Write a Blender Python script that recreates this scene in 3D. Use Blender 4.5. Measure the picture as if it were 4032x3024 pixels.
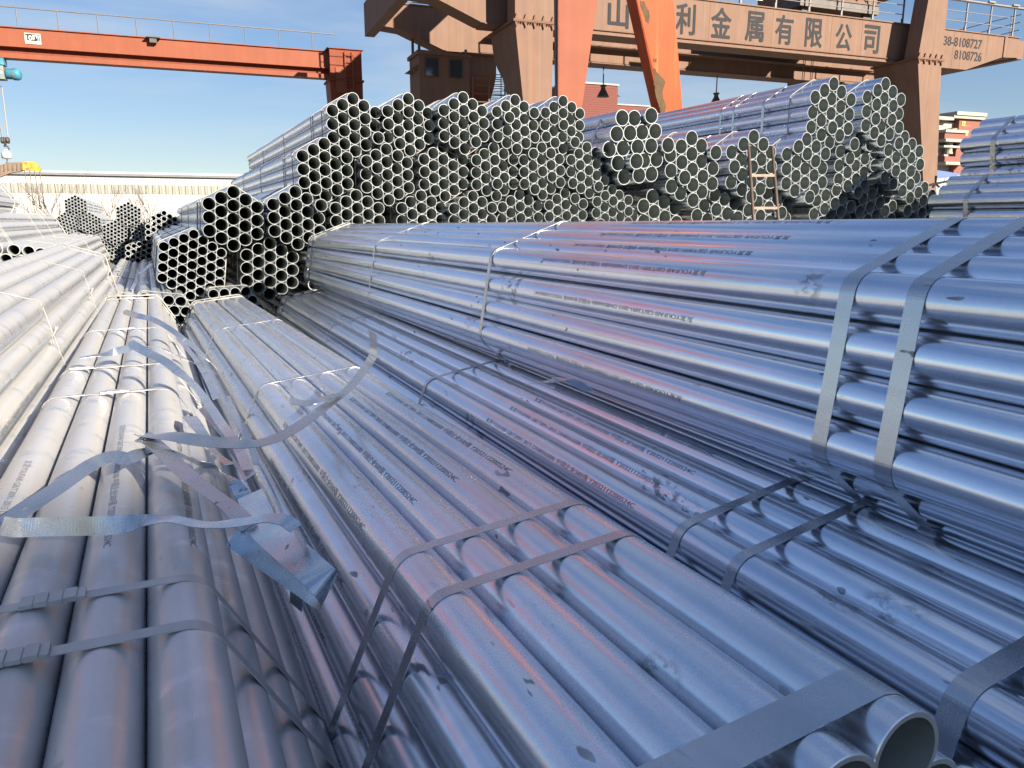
import bpy, bmesh, math, random
import numpy as np
from mathutils import Vector, Matrix
random.seed(7); rng = np.random.default_rng(7)
SC = bpy.context.scene
for o in list(bpy.data.objects): bpy.data.objects.remove(o)
COL = SC.collection
R_ = math.radians

# ------------------------------------------------------------------ camera, sky, sun, exposure
CAMH = 1.63
PITCH = R_(12.0)
cam_d = bpy.data.cameras.new('camera'); cam_d.sensor_width = 36.0; cam_d.lens = 27.04
cam_d.clip_start = 0.02; cam_d.clip_end = 3000
cam = bpy.data.objects.new('camera', cam_d); COL.objects.link(cam)
cam.location = (0, 0, CAMH); cam.rotation_euler = (R_(90) - PITCH, 0, 0)
SC.camera = cam

SUN_AZ = R_(49)      # to the right of straight behind the camera
SUN_EL = R_(23)
SUN = Vector((math.sin(SUN_AZ) * math.cos(SUN_EL), -math.cos(SUN_AZ) * math.cos(SUN_EL), math.sin(SUN_EL)))
w = bpy.data.worlds.new('World'); SC.world = w; w.use_nodes = True
nt = w.node_tree; nt.nodes.clear()
out = nt.nodes.new('ShaderNodeOutputWorld'); bg = nt.nodes.new('ShaderNodeBackground')
sky = nt.nodes.new('ShaderNodeTexSky'); sky.sky_type = 'NISHITA'; sky.sun_disc = False
sky.sun_elevation = SUN_EL; sky.sun_rotation = math.atan2(SUN.x, SUN.y)
sky.air_density = 1.0; sky.dust_density = .2; sky.ozone_density = 3.5; sky.altitude = 20
tc = nt.nodes.new('ShaderNodeTexCoord')
# thin high cloud: streaky noise on the view direction, denser low over the right
mp = nt.nodes.new('ShaderNodeMapping'); mp.inputs['Scale'].default_value = (1.3, 1.3, 7.5); mp.inputs['Location'].default_value = (2.3, .4, .9)
mp.inputs['Rotation'].default_value = (R_(6), R_(-5), 0)
nz = nt.nodes.new('ShaderNodeTexNoise'); nz.inputs['Scale'].default_value = 1.5; nz.inputs['Detail'].default_value = 7; nz.inputs['Roughness'].default_value = .55
nz.inputs['Distortion'].default_value = .35
cr = nt.nodes.new('ShaderNodeMapRange'); cr.inputs['From Min'].default_value = .46; cr.inputs['From Max'].default_value = .76
cr.inputs['To Max'].default_value = .72; cr.clamp = True
mx = nt.nodes.new('ShaderNodeMix'); mx.data_type = 'RGBA'; mx.inputs['B'].default_value = (2.7, 2.95, 3.2, 1)
nt.links.new(tc.outputs['Generated'], mp.inputs['Vector']); nt.links.new(mp.outputs[0], nz.inputs['Vector'])
nt.links.new(nz.outputs['Fac'], cr.inputs['Value']); nt.links.new(cr.outputs[0], mx.inputs['Factor'])
gm = nt.nodes.new('ShaderNodeGamma'); gm.inputs['Gamma'].default_value = .60; nt.links.new(sky.outputs[0], gm.inputs[0])
hs = nt.nodes.new('ShaderNodeHueSaturation'); hs.inputs['Saturation'].default_value = 1.38; hs.inputs['Hue'].default_value = .514; nt.links.new(gm.outputs[0], hs.inputs['Color']); nt.links.new(hs.outputs[0], mx.inputs['A']); nt.links.new(mx.outputs['Result'], bg.inputs['Color'])
bg.inputs['Strength'].default_value = .083
nt.links.new(bg.outputs[0], out.inputs[0])
sun_d = bpy.data.lights.new('sun', 'SUN'); sun_d.energy = 5.0; sun_d.angle = R_(.53); sun_d.color = (1, .90, .75)
sun = bpy.data.objects.new('sun', sun_d); COL.objects.link(sun)
sun.rotation_euler = SUN.to_track_quat('Z', 'Y').to_euler(); sun.location = SUN * 60
vs = SC.view_settings; vs.view_transform = 'Standard'; vs.look = 'None'; vs.gamma = 1; vs.exposure = 1.62; vs.use_curve_mapping = False
SC.cycles.max_bounces = 6; SC.cycles.diffuse_bounces = 3; SC.cycles.glossy_bounces = 4; SC.cycles.caustics_reflective = False; SC.cycles.caustics_refractive = False

# ------------------------------------------------------------------ geometry of the view (to set things at measured depths)
F, CX, CY = 3028., 2016., 1512.
FW = Vector((0, math.cos(PITCH), -math.sin(PITCH))); UP = Vector((0, math.sin(PITCH), math.cos(PITCH))); RT = Vector((1, 0, 0))
EYE = Vector((0, 0, CAMH))
def ray(x, y): return FW + RT * ((x - CX) / F) - UP * ((y - CY) / F)
def at(x, y, depth): return EYE + ray(x, y) * depth
def on_plane(x, y, p, nrm):
    d = ray(x, y); return EYE + d * ((p - EYE).dot(nrm) / d.dot(nrm))
def on_z(x, y, z):
    d = ray(x, y); return EYE + d * ((z - CAMH) / d.z)
def projx(P):
    q = P - EYE; return CX + F * q.dot(RT) / q.dot(FW)
YAW = R_(25)
U = Vector((-math.sin(YAW), math.cos(YAW), 0)); RR = Vector((math.cos(YAW), math.sin(YAW), 0)); ZZ = Vector((0, 0, 1))
PHI = R_(68.7)
G = Vector((math.sin(PHI), math.cos(PHI), 0)); N = Vector((G.y, -G.x, 0))     # crane girder direction, and its face normal (towards us)

# ------------------------------------------------------------------ objects
def tag(o, label, cat, group=None, kind=None):
    if label: o['label'] = label
    if cat: o['category'] = cat
    if group: o['group'] = group
    if kind: o['kind'] = kind
    return o
def mesh_obj(name, verts, faces, mat, parent=None, smooth=False, mats=None, fmat=None, loc=None):
    me = bpy.data.meshes.new(name); me.from_pydata([tuple(v) for v in verts], [], faces); me.update()
    for m in (mats or [mat]): me.materials.append(m)
    if fmat is not None: me.polygons.foreach_set('material_index', fmat)
    if smooth: me.polygons.foreach_set('use_smooth', [True] * len(me.polygons))
    o = bpy.data.objects.new(name, me); COL.objects.link(o)
    if parent: o.parent = parent
    if loc is not None: o.location = loc
    return o
def link_mesh(name, me, parent=None, loc=(0, 0, 0)):
    o = bpy.data.objects.new(name, me); COL.objects.link(o); o.location = loc
    if parent: o.parent = parent
    return o
def empty(name, M=None, loc=None):
    o = bpy.data.objects.new(name, None); COL.objects.link(o); o.empty_display_size = .2
    if M is not None: o.matrix_world = M
    if loc is not None: o.location = loc
    return o
class MB:
    """collects shapes in a frame (origin, three axes) for one mesh"""
    def __init__(s, org=Vector((0, 0, 0)), ax=(Vector((1, 0, 0)), Vector((0, 1, 0)), Vector((0, 0, 1)))):
        s.v = []; s.f = []; s.o = org; s.ax = ax; s.fm = []
    def P(s, a, b, c): return s.o + s.ax[0] * a + s.ax[1] * b + s.ax[2] * c
    def hexa(s, c8, m=0):   # 8 corners: bottom ring 0-3, top ring 4-7
        k = len(s.v); s.v += [Vector(c) for c in c8]
        s.f += [(k, k + 3, k + 2, k + 1), (k + 4, k + 5, k + 6, k + 7)] + [(k + i, k + (i + 1) % 4, k + 4 + (i + 1) % 4, k + 4 + i) for i in range(4)]
        s.fm += [m] * 6
    def box(s, a0, a1, b0, b1, c0, c1, m=0):
        s.hexa([s.P(a, b, c) for c in (c0, c1) for a, b in ((a0, b0), (a1, b0), (a1, b1), (a0, b1))], m)
    def prism(s, poly, f0, f1, m=0):   # poly points mapped by f0 / f1 to the two ends
        k = len(s.v); n = len(poly)
        s.v += [f0(p) for p in poly] + [f1(p) for p in poly]
        s.f += [tuple(range(k, k + n)), tuple(range(k + 2 * n - 1, k + n - 1, -1))] + [(k + i, k + (i + 1) % n, k + n + (i + 1) % n, k + n + i) for i in range(n)]
        s.fm += [m] * (n + 2)
    def tube(s, pts, r, seg=8, cap=True, r1=None, m=0):
        pts = [Vector(p) for p in pts]; k = len(s.v); n = len(pts); prev = None
        for i, p in enumerate(pts):
            t = (pts[min(i + 1, n - 1)] - pts[max(i - 1, 0)]).normalized()
            a = prev if prev is not None else (Vector((0, 0, 1)) if abs(t.z) < .9 else Vector((1, 0, 0)))
            a = (a - t * a.dot(t)).normalized(); b = t.cross(a); prev = a
            rad = r if r1 is None else r + (r1 - r) * i / (n - 1)
            for j in range(seg):
                q = 2 * math.pi * j / seg; s.v.append(p + a * (math.cos(q) * rad) + b * (math.sin(q) * rad))
        for i in range(n - 1):
            for j in range(seg):
                s.f.append((k + i * seg + j, k + i * seg + (j + 1) % seg, k + (i + 1) * seg + (j + 1) % seg, k + (i + 1) * seg + j)); s.fm.append(m)
        if cap:
            s.f += [tuple(range(k + seg - 1, k - 1, -1)), tuple(range(k + (n - 1) * seg, k + n * seg))]; s.fm += [m, m]
    def lathe(s, prof, c, axis, seg=16, m=0):   # prof: (radius, along)
        axis = axis.normalized(); a = axis.orthogonal().normalized(); b = axis.cross(a); k = len(s.v)
        for r, h in prof:
            for j in range(seg):
                q = 2 * math.pi * j / seg; s.v.append(c + axis * h + a * (math.cos(q) * r) + b * (math.sin(q) * r))
        for i in range(len(prof) - 1):
            for j in range(seg):
                s.f.append((k + i * seg + j, k + i * seg + (j + 1) % seg, k + (i + 1) * seg + (j + 1) % seg, k + (i + 1) * seg + j)); s.fm.append(m)
        s.f += [tuple(range(k + seg - 1, k - 1, -1)), tuple(range(k + (len(prof) - 1) * seg, k + len(prof) * seg))]; s.fm += [m, m]
    def build(s, name, mat, parent=None, smooth=False, mats=None):
        o = mesh_obj(name, s.v, s.f, mat, parent, smooth, mats, s.fm if mats else None)
        bmx = bmesh.new(); bmx.from_mesh(o.data); bmesh.ops.recalc_face_normals(bmx, faces=bmx.faces); bmx.to_mesh(o.data); bmx.free(); return o

# ------------------------------------------------------------------ materials
def mat_new(name):
    m = bpy.data.materials.new(name); m.use_nodes = True; t = m.node_tree
    return m, t, t.nodes['Principled BSDF'], t.nodes, t.links
def noise(ns, ls, vec, scale, detail=4, rough=.55, sc=None, w4=None):
    n = ns.new('ShaderNodeTexNoise'); n.inputs['Scale'].default_value = scale; n.inputs['Detail'].default_value = detail; n.inputs['Roughness'].default_value = rough
    if w4 is not None:
        n.noise_dimensions = '4D'; ls.new(w4, n.inputs['W'])
    if sc is not None:
        mp = ns.new('ShaderNodeMapping'); mp.inputs['Scale'].default_value = sc; ls.new(vec, mp.inputs['Vector']); vec = mp.outputs[0]
    ls.new(vec, n.inputs['Vector']); return n
def rng_node(ns, ls, val, a, b, c=0, d=1):
    n = ns.new('ShaderNodeMapRange'); n.inputs['From Min'].default_value = a; n.inputs['From Max'].default_value = b
    n.inputs['To Min'].default_value = c; n.inputs['To Max'].default_value = d; ls.new(val, n.inputs['Value']); return n.outputs[0]
def math_node(ns, ls, op, a, b=None):
    n = ns.new('ShaderNodeMath'); n.operation = op
    for i, x in enumerate((a, b)):
        if x is None: continue
        if isinstance(x, (int, float)): n.inputs[i].default_value = x
        else: ls.new(x, n.inputs[i])
    return n.outputs[0]
def mixc(ns, ls, f, a, b):
    n = ns.new('ShaderNodeMix'); n.data_type = 'RGBA'
    for s, x in (('Factor', f), ('A', a), ('B', b)):
        if isinstance(x, (int, float)): n.inputs[s].default_value = x
        elif isinstance(x, tuple): n.inputs[s].default_value = (*x, 1)
        else: ls.new(x, n.inputs[s])
    return n.outputs['Result']

def galv(name, base=(.56, .57, .59), dust=.0, rough=.34, metal=.92, dustc=(.42, .39, .34), marks=1.0, grain=1.0, simple=False):
    m, t, b, ns, ls = mat_new(name)
    tcn = ns.new('ShaderNodeTexCoord'); oi = ns.new('ShaderNodeObjectInfo')
    sc_ = ns.new('ShaderNodeVectorMath'); sc_.operation = 'SCALE'; sc_.inputs[0].default_value = (17., 43., 29.); ls.new(oi.outputs['Random'], sc_.inputs['Scale'])
    ad = ns.new('ShaderNodeVectorMath'); ad.operation = 'ADD'; ls.new(tcn.outputs['Object'], ad.inputs[0]); ls.new(sc_.outputs[0], ad.inputs[1]); vec = ad.outputs[0]
    mid = noise(ns, ls, vec, 14, 3, .6, sc=(1, .35, 1))
    v = rng_node(ns, ls, mid.outputs['Fac'], .3, .7, .94, 1.05)
    v = math_node(ns, ls, 'ADD', v, rng_node(ns, ls, oi.outputs['Random'], 0, 1, -.06, .05))
    if not simple:
        fine = noise(ns, ls, vec, 260, 1, .6); streak = noise(ns, ls, vec, 30, 2, .5, sc=(1, .02, 1))
        v = math_node(ns, ls, 'ADD', v, rng_node(ns, ls, streak.outputs['Fac'], .35, .65, -.04, .04))
        v = math_node(ns, ls, 'ADD', v, rng_node(ns, ls, fine.outputs['Fac'], .3, .7, -.03 * grain, .03 * grain))
    hsv = ns.new('ShaderNodeHueSaturation'); hsv.inputs['Color'].default_value = (*base, 1); ls.new(v, hsv.inputs['Value'])
    col = hsv.outputs[0]
    rg = rng_node(ns, ls, mid.outputs['Fac'], .3, .7, rough - .03, rough + .05); mt = metal
    if not simple:
        # small dark nicks and smudges
        nick = noise(ns, ls, vec, 55, 1, .5, sc=(1.0, .35, 1.0)); zone = noise(ns, ls, vec, 2.3, 1, .5)
        f1 = rng_node(ns, ls, nick.outputs['Fac'], .70, .73); f2 = rng_node(ns, ls, zone.outputs['Fac'], .54, .62)
        nf = math_node(ns, ls, 'MULTIPLY', math_node(ns, ls, 'MULTIPLY', f1, f2), .75 * marks)
        smud = noise(ns, ls, vec, 48, 4, .7, sc=(1, .6, 1)); zone2 = noise(ns, ls, vec, 3.7, 0, .4)
        sf = math_node(ns, ls, 'MULTIPLY', rng_node(ns, ls, smud.outputs['Fac'], .50, .62), rng_node(ns, ls, zone2.outputs['Fac'], .745, .78))
        nf = math_node(ns, ls, 'MAXIMUM', nf, math_node(ns, ls, 'MULTIPLY', sf,   .7 * marks))
        col = mixc(ns, ls, nf, col, (.06, .065, .075)); mt = rng_node(ns, ls, nf, 0, 1, metal, .1)
        rg = math_node(ns, ls, 'ADD', rg, rng_node(ns, ls, fine.outputs['Fac'], .3, .7, -.02 * grain, .03 * grain))
    if dust > 0:
        geo = ns.new('ShaderNodeNewGeometry'); sp = ns.new('ShaderNodeSeparateXYZ'); ls.new(geo.outputs['Normal'], sp.inputs[0])
        d = math_node(ns, ls, 'MULTIPLY', rng_node(ns, ls, sp.outputs['Z'], -.35, .55), rng_node(ns, ls, mid.outputs['Fac'], .25, .72, 1.0, .6))
        if not simple:
            d = math_node(ns, ls, 'MULTIPLY', d, rng_node(ns, ls, streak.outputs['Fac'], .3, .7, 1.1, .78))
            scuff = noise(ns, ls, vec, 9, 3, .6, sc=(1, 2.2, 1))
            d = math_node(ns, ls, 'MULTIPLY', d, rng_node(ns, ls, scuff.outputs['Fac'], .55, .68, 1, .5))
        d = math_node(ns, ls, 'MULTIPLY', d, dust)
        col = mixc(ns, ls, d, col, dustc); rg = math_node(ns, ls, 'ADD', rg, math_node(ns, ls, 'MULTIPLY', d, .30))
        mt = math_node(ns, ls, 'MULTIPLY', mt, math_node(ns, ls, 'SUBTRACT', 1.0, d))
    ls.new(col, b.inputs['Base Color']); ls.new(rg, b.inputs['Roughness'])
    if isinstance(mt, float): b.inputs['Metallic'].default_value = mt
    else: ls.new(mt, b.inputs['Metallic'])
    if not simple:
        bp = ns.new('ShaderNodeBump'); bp.inputs['Strength'].default_value = .02 * grain; bp.inputs['Distance'].default_value = .001
        hh = math_node(ns, ls, 'ADD', fine.outputs['Fac'], math_node(ns, ls, 'MULTIPLY', mid.outputs['Fac'], 3.))
        ls.new(hh, bp.inputs['Height']); ls.new(bp.outputs[0], b.inputs['Normal'])
    return m
def plain(name, col, rough=.6, metal=0., var=.12, scale=6, streak=None, bump=0., stain=None, sc=None, spec=None):
    m, t, b, ns, ls = mat_new(name)
    tcn = ns.new('ShaderNodeTexCoord'); vec = tcn.outputs['Object']
    n1 = noise(ns, ls, vec, scale, 6, .6, sc=sc)
    hsv = ns.new('ShaderNodeHueSaturation'); hsv.inputs['Color'].default_value = (*col, 1)
    v = rng_node(ns, ls, n1.outputs['Fac'], .3, .7, 1 - var, 1 + var)
    if streak:
        n2 = noise(ns, ls, vec, streak[0], 5, .6, sc=streak[1]); v = math_node(ns, ls, 'MULTIPLY', v, rng_node(ns, ls, n2.outputs['Fac'], .35, .65, 1 - streak[2], 1 + streak[2] * .6))
    ls.new(v, hsv.inputs['Value']); c = hsv.outputs[0]
    if stain:   # (colour, scale, threshold, stretch)
        n3 = noise(ns, ls, vec, stain[1], 6, .65, sc=stain[3]); c = mixc(ns, ls, rng_node(ns, ls, n3.outputs['Fac'], stain[2], stain[2] + stain[4]), c, stain[0])
    ls.new(c, b.inputs['Base Color']); b.inputs['Roughness'].default_value = rough; b.inputs['Metallic'].default_value = metal
    if spec is None and metal < .2 and rough >= .5: spec = .12
    if spec is not None: b.inputs['Specular IOR Level'].default_value = spec
    if bump:
        bp = ns.new('ShaderNodeBump'); bp.inputs['Strength'].default_value = bump; bp.inputs['Distance'].default_value = .01
        ls.new(n1.outputs['Fac'], bp.inputs['Height']); ls.new(bp.outputs[0], b.inputs['Normal'])
    return m
M = {}
M['galv'] = galv('galvanised_steel', base=(.78, .83, .92), dust=.0, rough=.205, grain=.8)
M['galv_mid'] = galv('galvanised_steel_light_dust', base=(.78, .83, .91), dust=.16, rough=.205, grain=.8, dustc=(.52, .46, .365))
M['galv_dusty'] = galv('galvanised_steel_dusty', base=(.74, .77, .82), dust=.64, rough=.20, marks=.6, grain=.9, dustc=(.52, .455, .355))
M['galv_back'] = galv('galvanised_steel_rear', base=(.68, .71, .75), dust=.2, rough=.22, simple=True)
M['galv_rear'] = galv('galvanised_steel_rear_clean', base=(.74, .80, .88), dust=.05, rough=.24, simple=True)
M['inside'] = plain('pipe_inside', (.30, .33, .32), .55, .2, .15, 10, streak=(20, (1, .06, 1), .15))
M['cut'] = plain('cut_pipe_edge', (.30, .32, .335), .45, .15, .08, 40)
M['strap'] = galv('steel_strap', base=(.58, .60, .63), dust=.08, rough=.24, marks=1., grain=.6)
M['strap_dusty'] = galv('steel_strap_dusty', base=(.60, .60, .61), dust=.6, rough=.30, marks=.5)
M['strap_shiny'] = galv('bright_steel_strap', base=(.66, .69, .72), dust=.0, rough=.24, marks=.9, grain=1.)
M['wire'] = plain('pale_binding_wire', (.33, .325, .305), .5, .1, .08, 60)
M['ink'] = plain('printed_ink', (.26, .28, .33), .4, .6, .35, 90)
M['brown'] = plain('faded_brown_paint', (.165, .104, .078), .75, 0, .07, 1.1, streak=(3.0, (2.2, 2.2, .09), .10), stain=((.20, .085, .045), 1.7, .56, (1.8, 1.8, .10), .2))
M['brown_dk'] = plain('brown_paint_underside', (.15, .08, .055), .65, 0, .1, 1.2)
M['orange'] = plain('orange_paint', (.33, .055, .014), .55, 0, .08, .9, streak=(2.4, (2.4, 2.4, .12), .07), stain=((.40, .13, .05), 1.3, .56, (3.5, 3.5, .12), .2))
M['peel'] = plain('bare_primer_brown', (.085, .055, .032), .8, 0, .2, 6)
M['salmon'] = plain('faded_orange_paint', (.205, .066, .038), .6, 0, .06, 1.2, streak=(2.0, (2.2, 2.2, .12), .05))
M['redorange'] = plain('red_orange_paint', (.17, .045, .026), .6, 0, .08, 1.4, streak=(2.2, (2.2, 2.2, .12), .08))
M['dark'] = plain('dark_grime_steel', (.07, .06, .055), .6, .3, .3, 3)
M['letter'] = plain('dark_lettering', (.026, .027, .03), .7, 0, .15, 5)
M['rail'] = plain('grey_handrail', (.13, .12, .12), .6, .2, .15, 8)
M['glass'] = plain('cab_glass', (.03, .045, .055), .06, 0, .1, 3, spec=.9)
M['white'] = plain('white_cladding', (.40, .405, .40), .55, 0, .04, .6, streak=(1.5, (1.5, 1.5, .05), .04))
M['skylight'] = plain('grey_translucent_panel', (.24, .24, .215), .5, 0, .12, .8, streak=(2.5, (3, 3, .1), .2), stain=((.42, .28, .2), .25, .6, (1, 1, 1), .1))
M['roof'] = plain('grey_roof_sheet', (.34, .37, .41), .45, .3, .06, 1)
M['flash'] = plain('dark_roof_flashing', (.16, .16, .17), .6, 0, .1, 2)
M['brick'] = plain('red_brick_tile', (.14, .05, .04), .7, 0, .05, 8)
M['brick2'] = plain('pink_brick', (.20, .085, .068), .75, 0, .08, 5)
M['cream'] = plain('cream_trim', (.31, .295, .25), .6, 0, .04, 3)
M['stucco'] = plain('grey_stucco', (.30, .29, .26), .7, 0, .06, 3)
M['bluer'] = plain('blue_roof', (.20, .26, .52), .5, 0, .05, 2)
M['gold'] = plain('gold_letters', (.80, .55, .12), .35, .4, .05, 4)
M['blue'] = plain('blue_hoist_paint', (.05, .2, .28), .5, .1, .3, 6, stain=((.22, .17, .12), 5, .55, (1, 1, 1), .1))
M['greyp'] = plain('grey_hoist_paint', (.17, .2, .2), .5, .1, .25, 6, stain=((.20, .13, .08), 4, .6, (1, 1, 1), .1))
M['yellow'] = plain('worn_yellow_paint', (.42, .25, .05), .6, 0, .12, 5, stain=((.20, .09, .04), 4.5, .50, (1, 1, 1), .12))
M['rusty'] = plain('rusty_dark_beam', (.17, .125, .10), .75, 0, .2, 6)
M['chain'] = plain('chain_steel', (.14, .11, .09), .55, .6, .2, 20)
M['plate'] = plain('white_sign_plate', (.62, .61, .55), .6, 0, .15, 9)
M['bark'] = plain('bare_bark', (.14, .10, .08), .8, 0, .2, 20)
M['wood'] = plain('old_timber', (.26, .19, .13), .8, 0, .2, 12, bump=.3)
M['ladder'] = plain('ladder_rust_grey', (.12, .085, .066), .55, .35, .2, 14)
M['ground'] = plain('yard_concrete', (.20, .185, .165), .85, 0, .18, 1.3, bump=.3)
M['cable'] = plain('black_cable', (.02, .02, .02), .6, 0, .1, 9)
M['red'] = plain('red_paint', (.5, .05, .04), .5, 0, .1, 5)

# ------------------------------------------------------------------ ground
g = mesh_obj('ground', [(-900, -900, 0), (900, -900, 0), (900, 1500, 0), (-900, 1500, 0)], [(0, 1, 2, 3)], M['ground'])
tag(g, 'grey concrete yard floor under the pipe stacks', None, kind='structure')

# ------------------------------------------------------------------ pipe bundles
H3 = math.sqrt(3) / 2
_tube = {}
def tube_mesh(D, wall, L, seg, mat, warp=0.):
    key = (D, wall, L, seg, mat.name)
    if key in _tube: return _tube[key]
    ro, ri = D / 2, D / 2 - wall; ch = min(.0012, wall * .25)
    prof = [(ri, 0), (ro - ch, 0), (ro, ch), (ro, L - ch), (ro - ch, L), (ri, L)]
    v = []; f = []; fm = []
    for r, y in prof:
        for j in range(seg):
            a = 2 * math.pi * j / seg; v.append((math.sin(a) * r, y, math.cos(a) * r))
    k = len(prof)
    for i in range(k):
        for j in range(seg):
            a, b = i * seg + j, i * seg + (j + 1) % seg; c, d = ((i + 1) % k) * seg + (j + 1) % seg, ((i + 1) % k) * seg + j
            f.append((a, b, c, d)); fm.append(1 if i in (0, 4) else (2 if i == 5 else 0))
    me = bpy.data.meshes.new('pipe'); me.from_pydata(v, [], f); me.update()
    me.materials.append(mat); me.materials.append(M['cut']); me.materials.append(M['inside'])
    me.polygons.foreach_set('material_index', fm); me.polygons.foreach_set('use_smooth', [x != 1 for x in fm])
    # hard rim edges
    se = [False] * len(me.edges)
    for e in me.edges:
        a, b = e.vertices
        if a // seg == b // seg and a // seg in (0, 1, 2, 3, 4, 5): se[e.index] = True
    at_ = me.attributes.new('sharp_edge', 'BOOLEAN', 'EDGE'); at_.data.foreach_set('value', se)
    _tube[key] = me
    return me
def lattice(n, pointy):
    c = []
    for row in range(-(n - 1), n):
        m = 2 * n - 1 - abs(row)
        for i in range(m):
            a, b = i - (m - 1) / 2, row * H3
            c.append((-b, a) if pointy else (a, b))
    return c
def hull_path(n, D, off, pointy, arc=6):
    """outline of the strap around the hexagon of pipes: points (x, z) and outward normals"""
    cn = [((n - 1) * math.cos(R_(60 * k + (30 if pointy else 0))) * D, (n - 1) * math.sin(R_(60 * k + (30 if pointy else 0))) * D, 60 * k + (30 if pointy else 0)) for k in range(6)]
    P = []
    for x, z, a in cn:
        for i in range(arc + 1):
            q = R_(a - 30 + 60 * i / arc); P.append((x + math.cos(q) * (D / 2 + off), z + math.sin(q) * (D / 2 + off), math.cos(q), math.sin(q)))
    return P
_strap = {}
def strap_mesh(n, D, wd, pointy, mat, arc=6, th=.0011, skew=0.):
    key = (n, D, wd, pointy, mat.name, arc, th, skew)
    if key in _strap: return _strap[key]
    P = hull_path(n, D, .0006, pointy, arc); v = []; f = []; K = len(P)
    for x, z, nx, nz in P:
        y = skew * x
        v += [(x, y - wd / 2, z), (x, y + wd / 2, z), (x + nx * th, y + wd / 2, z + nz * th), (x + nx * th, y - wd / 2, z + nz * th)]
    for i in range(K):
        a, b = 4 * i, 4 * ((i + 1) % K)
        f += [(a + j, a + (j + 1) % 4, b + (j + 1) % 4, b + j) for j in range(4)]
    me = bpy.data.meshes.new('strap'); me.from_pydata(v, [], f); me.update(); me.materials.append(mat)
    bmx = bmesh.new(); bmx.from_mesh(me); bmesh.ops.recalc_face_normals(bmx, faces=bmx.faces); bmx.to_mesh(me); bmx.free()
    _strap[key] = me; return me
_wire = {}
def wire_mesh(n, D, rad, pointy, loose=.0, arc=6, mat='wire'):
    key = (n, D, rad, pointy, loose, arc, mat)
    if key in _wire: return _wire[key]
    P = hull_path(n, D, rad + loose, pointy, arc); mb = MB()
    pts = [Vector((x, .006 * math.sin(i * 1.7), z)) for i, (x, z, _, _) in enumerate(P)]; pts.append(pts[0].copy())
    mb.tube(pts, rad, 6)
    me = bpy.data.meshes.new('binding_wire'); me.from_pydata([tuple(q) for q in mb.v], [], mb.f); me.update(); me.materials.append(M[mat])
    me.polygons.foreach_set('use_smooth', [True] * len(me.polygons)); _wire[key] = me; return me
def clip_mesh():
    mb = MB()   # crimped strap seal, long in x, lies on z = 0
    for x0, x1, h in ((-.036, -.022, .0045), (-.020, -.006, .006), (-.004, .010, .0048), (.012, .026, .006), (.028, .036, .0045)):
        mb.box(x0, x1, -.0145, .0145, -.001, h)
    mb.box(-.036, .036, -.013, .013, -.001, .0038)
    me = bpy.data.meshes.new('strap_seal'); me.from_pydata([tuple(q) for q in mb.v], [], mb.f); me.update(); me.materials.append(M['strap_dusty']); return me
CLIP = clip_mesh()
BUNDLES = {}
def bundle(key, label, org, yaw, tilt, roll, s0, s1, n, D, pointy, mat, wall=None, seg=24, straps=(), wires=(), group=None, jit=.012, name='pipe_bundle', skip=(), shift=None, arc=6, strapmat=None):
    """org: point on the axis where s = 0 (before moving along to s0); straps: (s, width), wires: (s, radius, loose)"""
    u = Vector((-math.sin(yaw) * math.cos(tilt), math.cos(yaw) * math.cos(tilt), math.sin(tilt)))
    r = u.cross(ZZ).normalized(); w_ = r.cross(u); c, s = math.cos(roll), math.sin(roll)
    r, w_ = r * c + w_ * s, w_ * c - r * s
    o = Vector(org) + u * s0
    Mx = Matrix(((r.x, u.x, w_.x, o.x), (r.y, u.y, w_.y, o.y), (r.z, u.z, w_.z, o.z), (0, 0, 0, 1)))
    e = empty(name, Mx); tag(e, label, 'pipe bundle', group)
    wall = wall or D * .072; L = s1 - s0
    me = tube_mesh(D, wall, round(L, 3), seg, mat); pipes = {}
    for i, (a, b) in enumerate(lattice(n, pointy)):
        if i in skip: continue
        dx = dy = dz = 0
        if shift and i in shift: dx, dy, dz = shift[i]
        if D > .1 and rng.random() < .04: dy -= rng.uniform(.03, .10)
        p = link_mesh('pipe', me, e, (a * D + dx, rng.uniform(-jit, jit) + dy, b * D + dz)); pipes[(round(a, 1), round(b / H3 if not pointy else b, 1))] = p
        p.rotation_euler = (rng.normal(0, .0006), 0, rng.normal(0, .0006))
    for sp in straps:
        st = link_mesh('strap', strap_mesh(n, D, sp[1], pointy, strapmat or M['strap'], arc, .0012 if D < .1 else .002, sp[2] if len(sp) > 2 else 0.), e, (0, sp[0] - s0, 0))
    for wv in wires:
        link_mesh('binding_wire', wire_mesh(n, D, wv[1], pointy, wv[2] if len(wv) > 2 else 0, arc), e, (0, wv[0] - s0, 0))
    BUNDLES[key] = dict(e=e, u=u, r=r, w=w_, o=Vector(org), s0=s0, pipes=pipes, D=D)
    return BUNDLES[key]
def hz(zrel): return CAMH + zrel
D80 = .0889; D100 = .1143; D150 = .1651; D50 = .0603
FG = 'near bundles of galvanised pipe lying side by side'
bundle('B1', 'high bluish steel pipe bundle crossing the middle right, on top of its neighbour', (1.481, 0, hz(-.294)), R_(24.69), R_(-.31), R_(20.3), .80, 6.80, 4, D80, False, M['galv'], .0062, 64,
       [(3.19, .024, .03), (4.79, .022), (1.607, .033, .05), (1.472, .034, .05)], [(6.73, .0032, .002), (6.60, .0022), (6.56, .0022)], FG, arc=10)
bundle('B2', 'pipe bundle squeezed between the high right bundle and the center bundle', (1.203, 0, hz(-.827)), R_(24.89), R_(.16), R_(10.2), .62, 6.62, 4, D80, False, M['galv'], .0062, 64,
       [(4.82, .022), (3.16, .022), (1.64, .024), (1.481, .024), (1.06, .036)], [(6.54, .0030, .002), (6.42, .0022), (6.38, .0022)], FG, arc=10)
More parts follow.
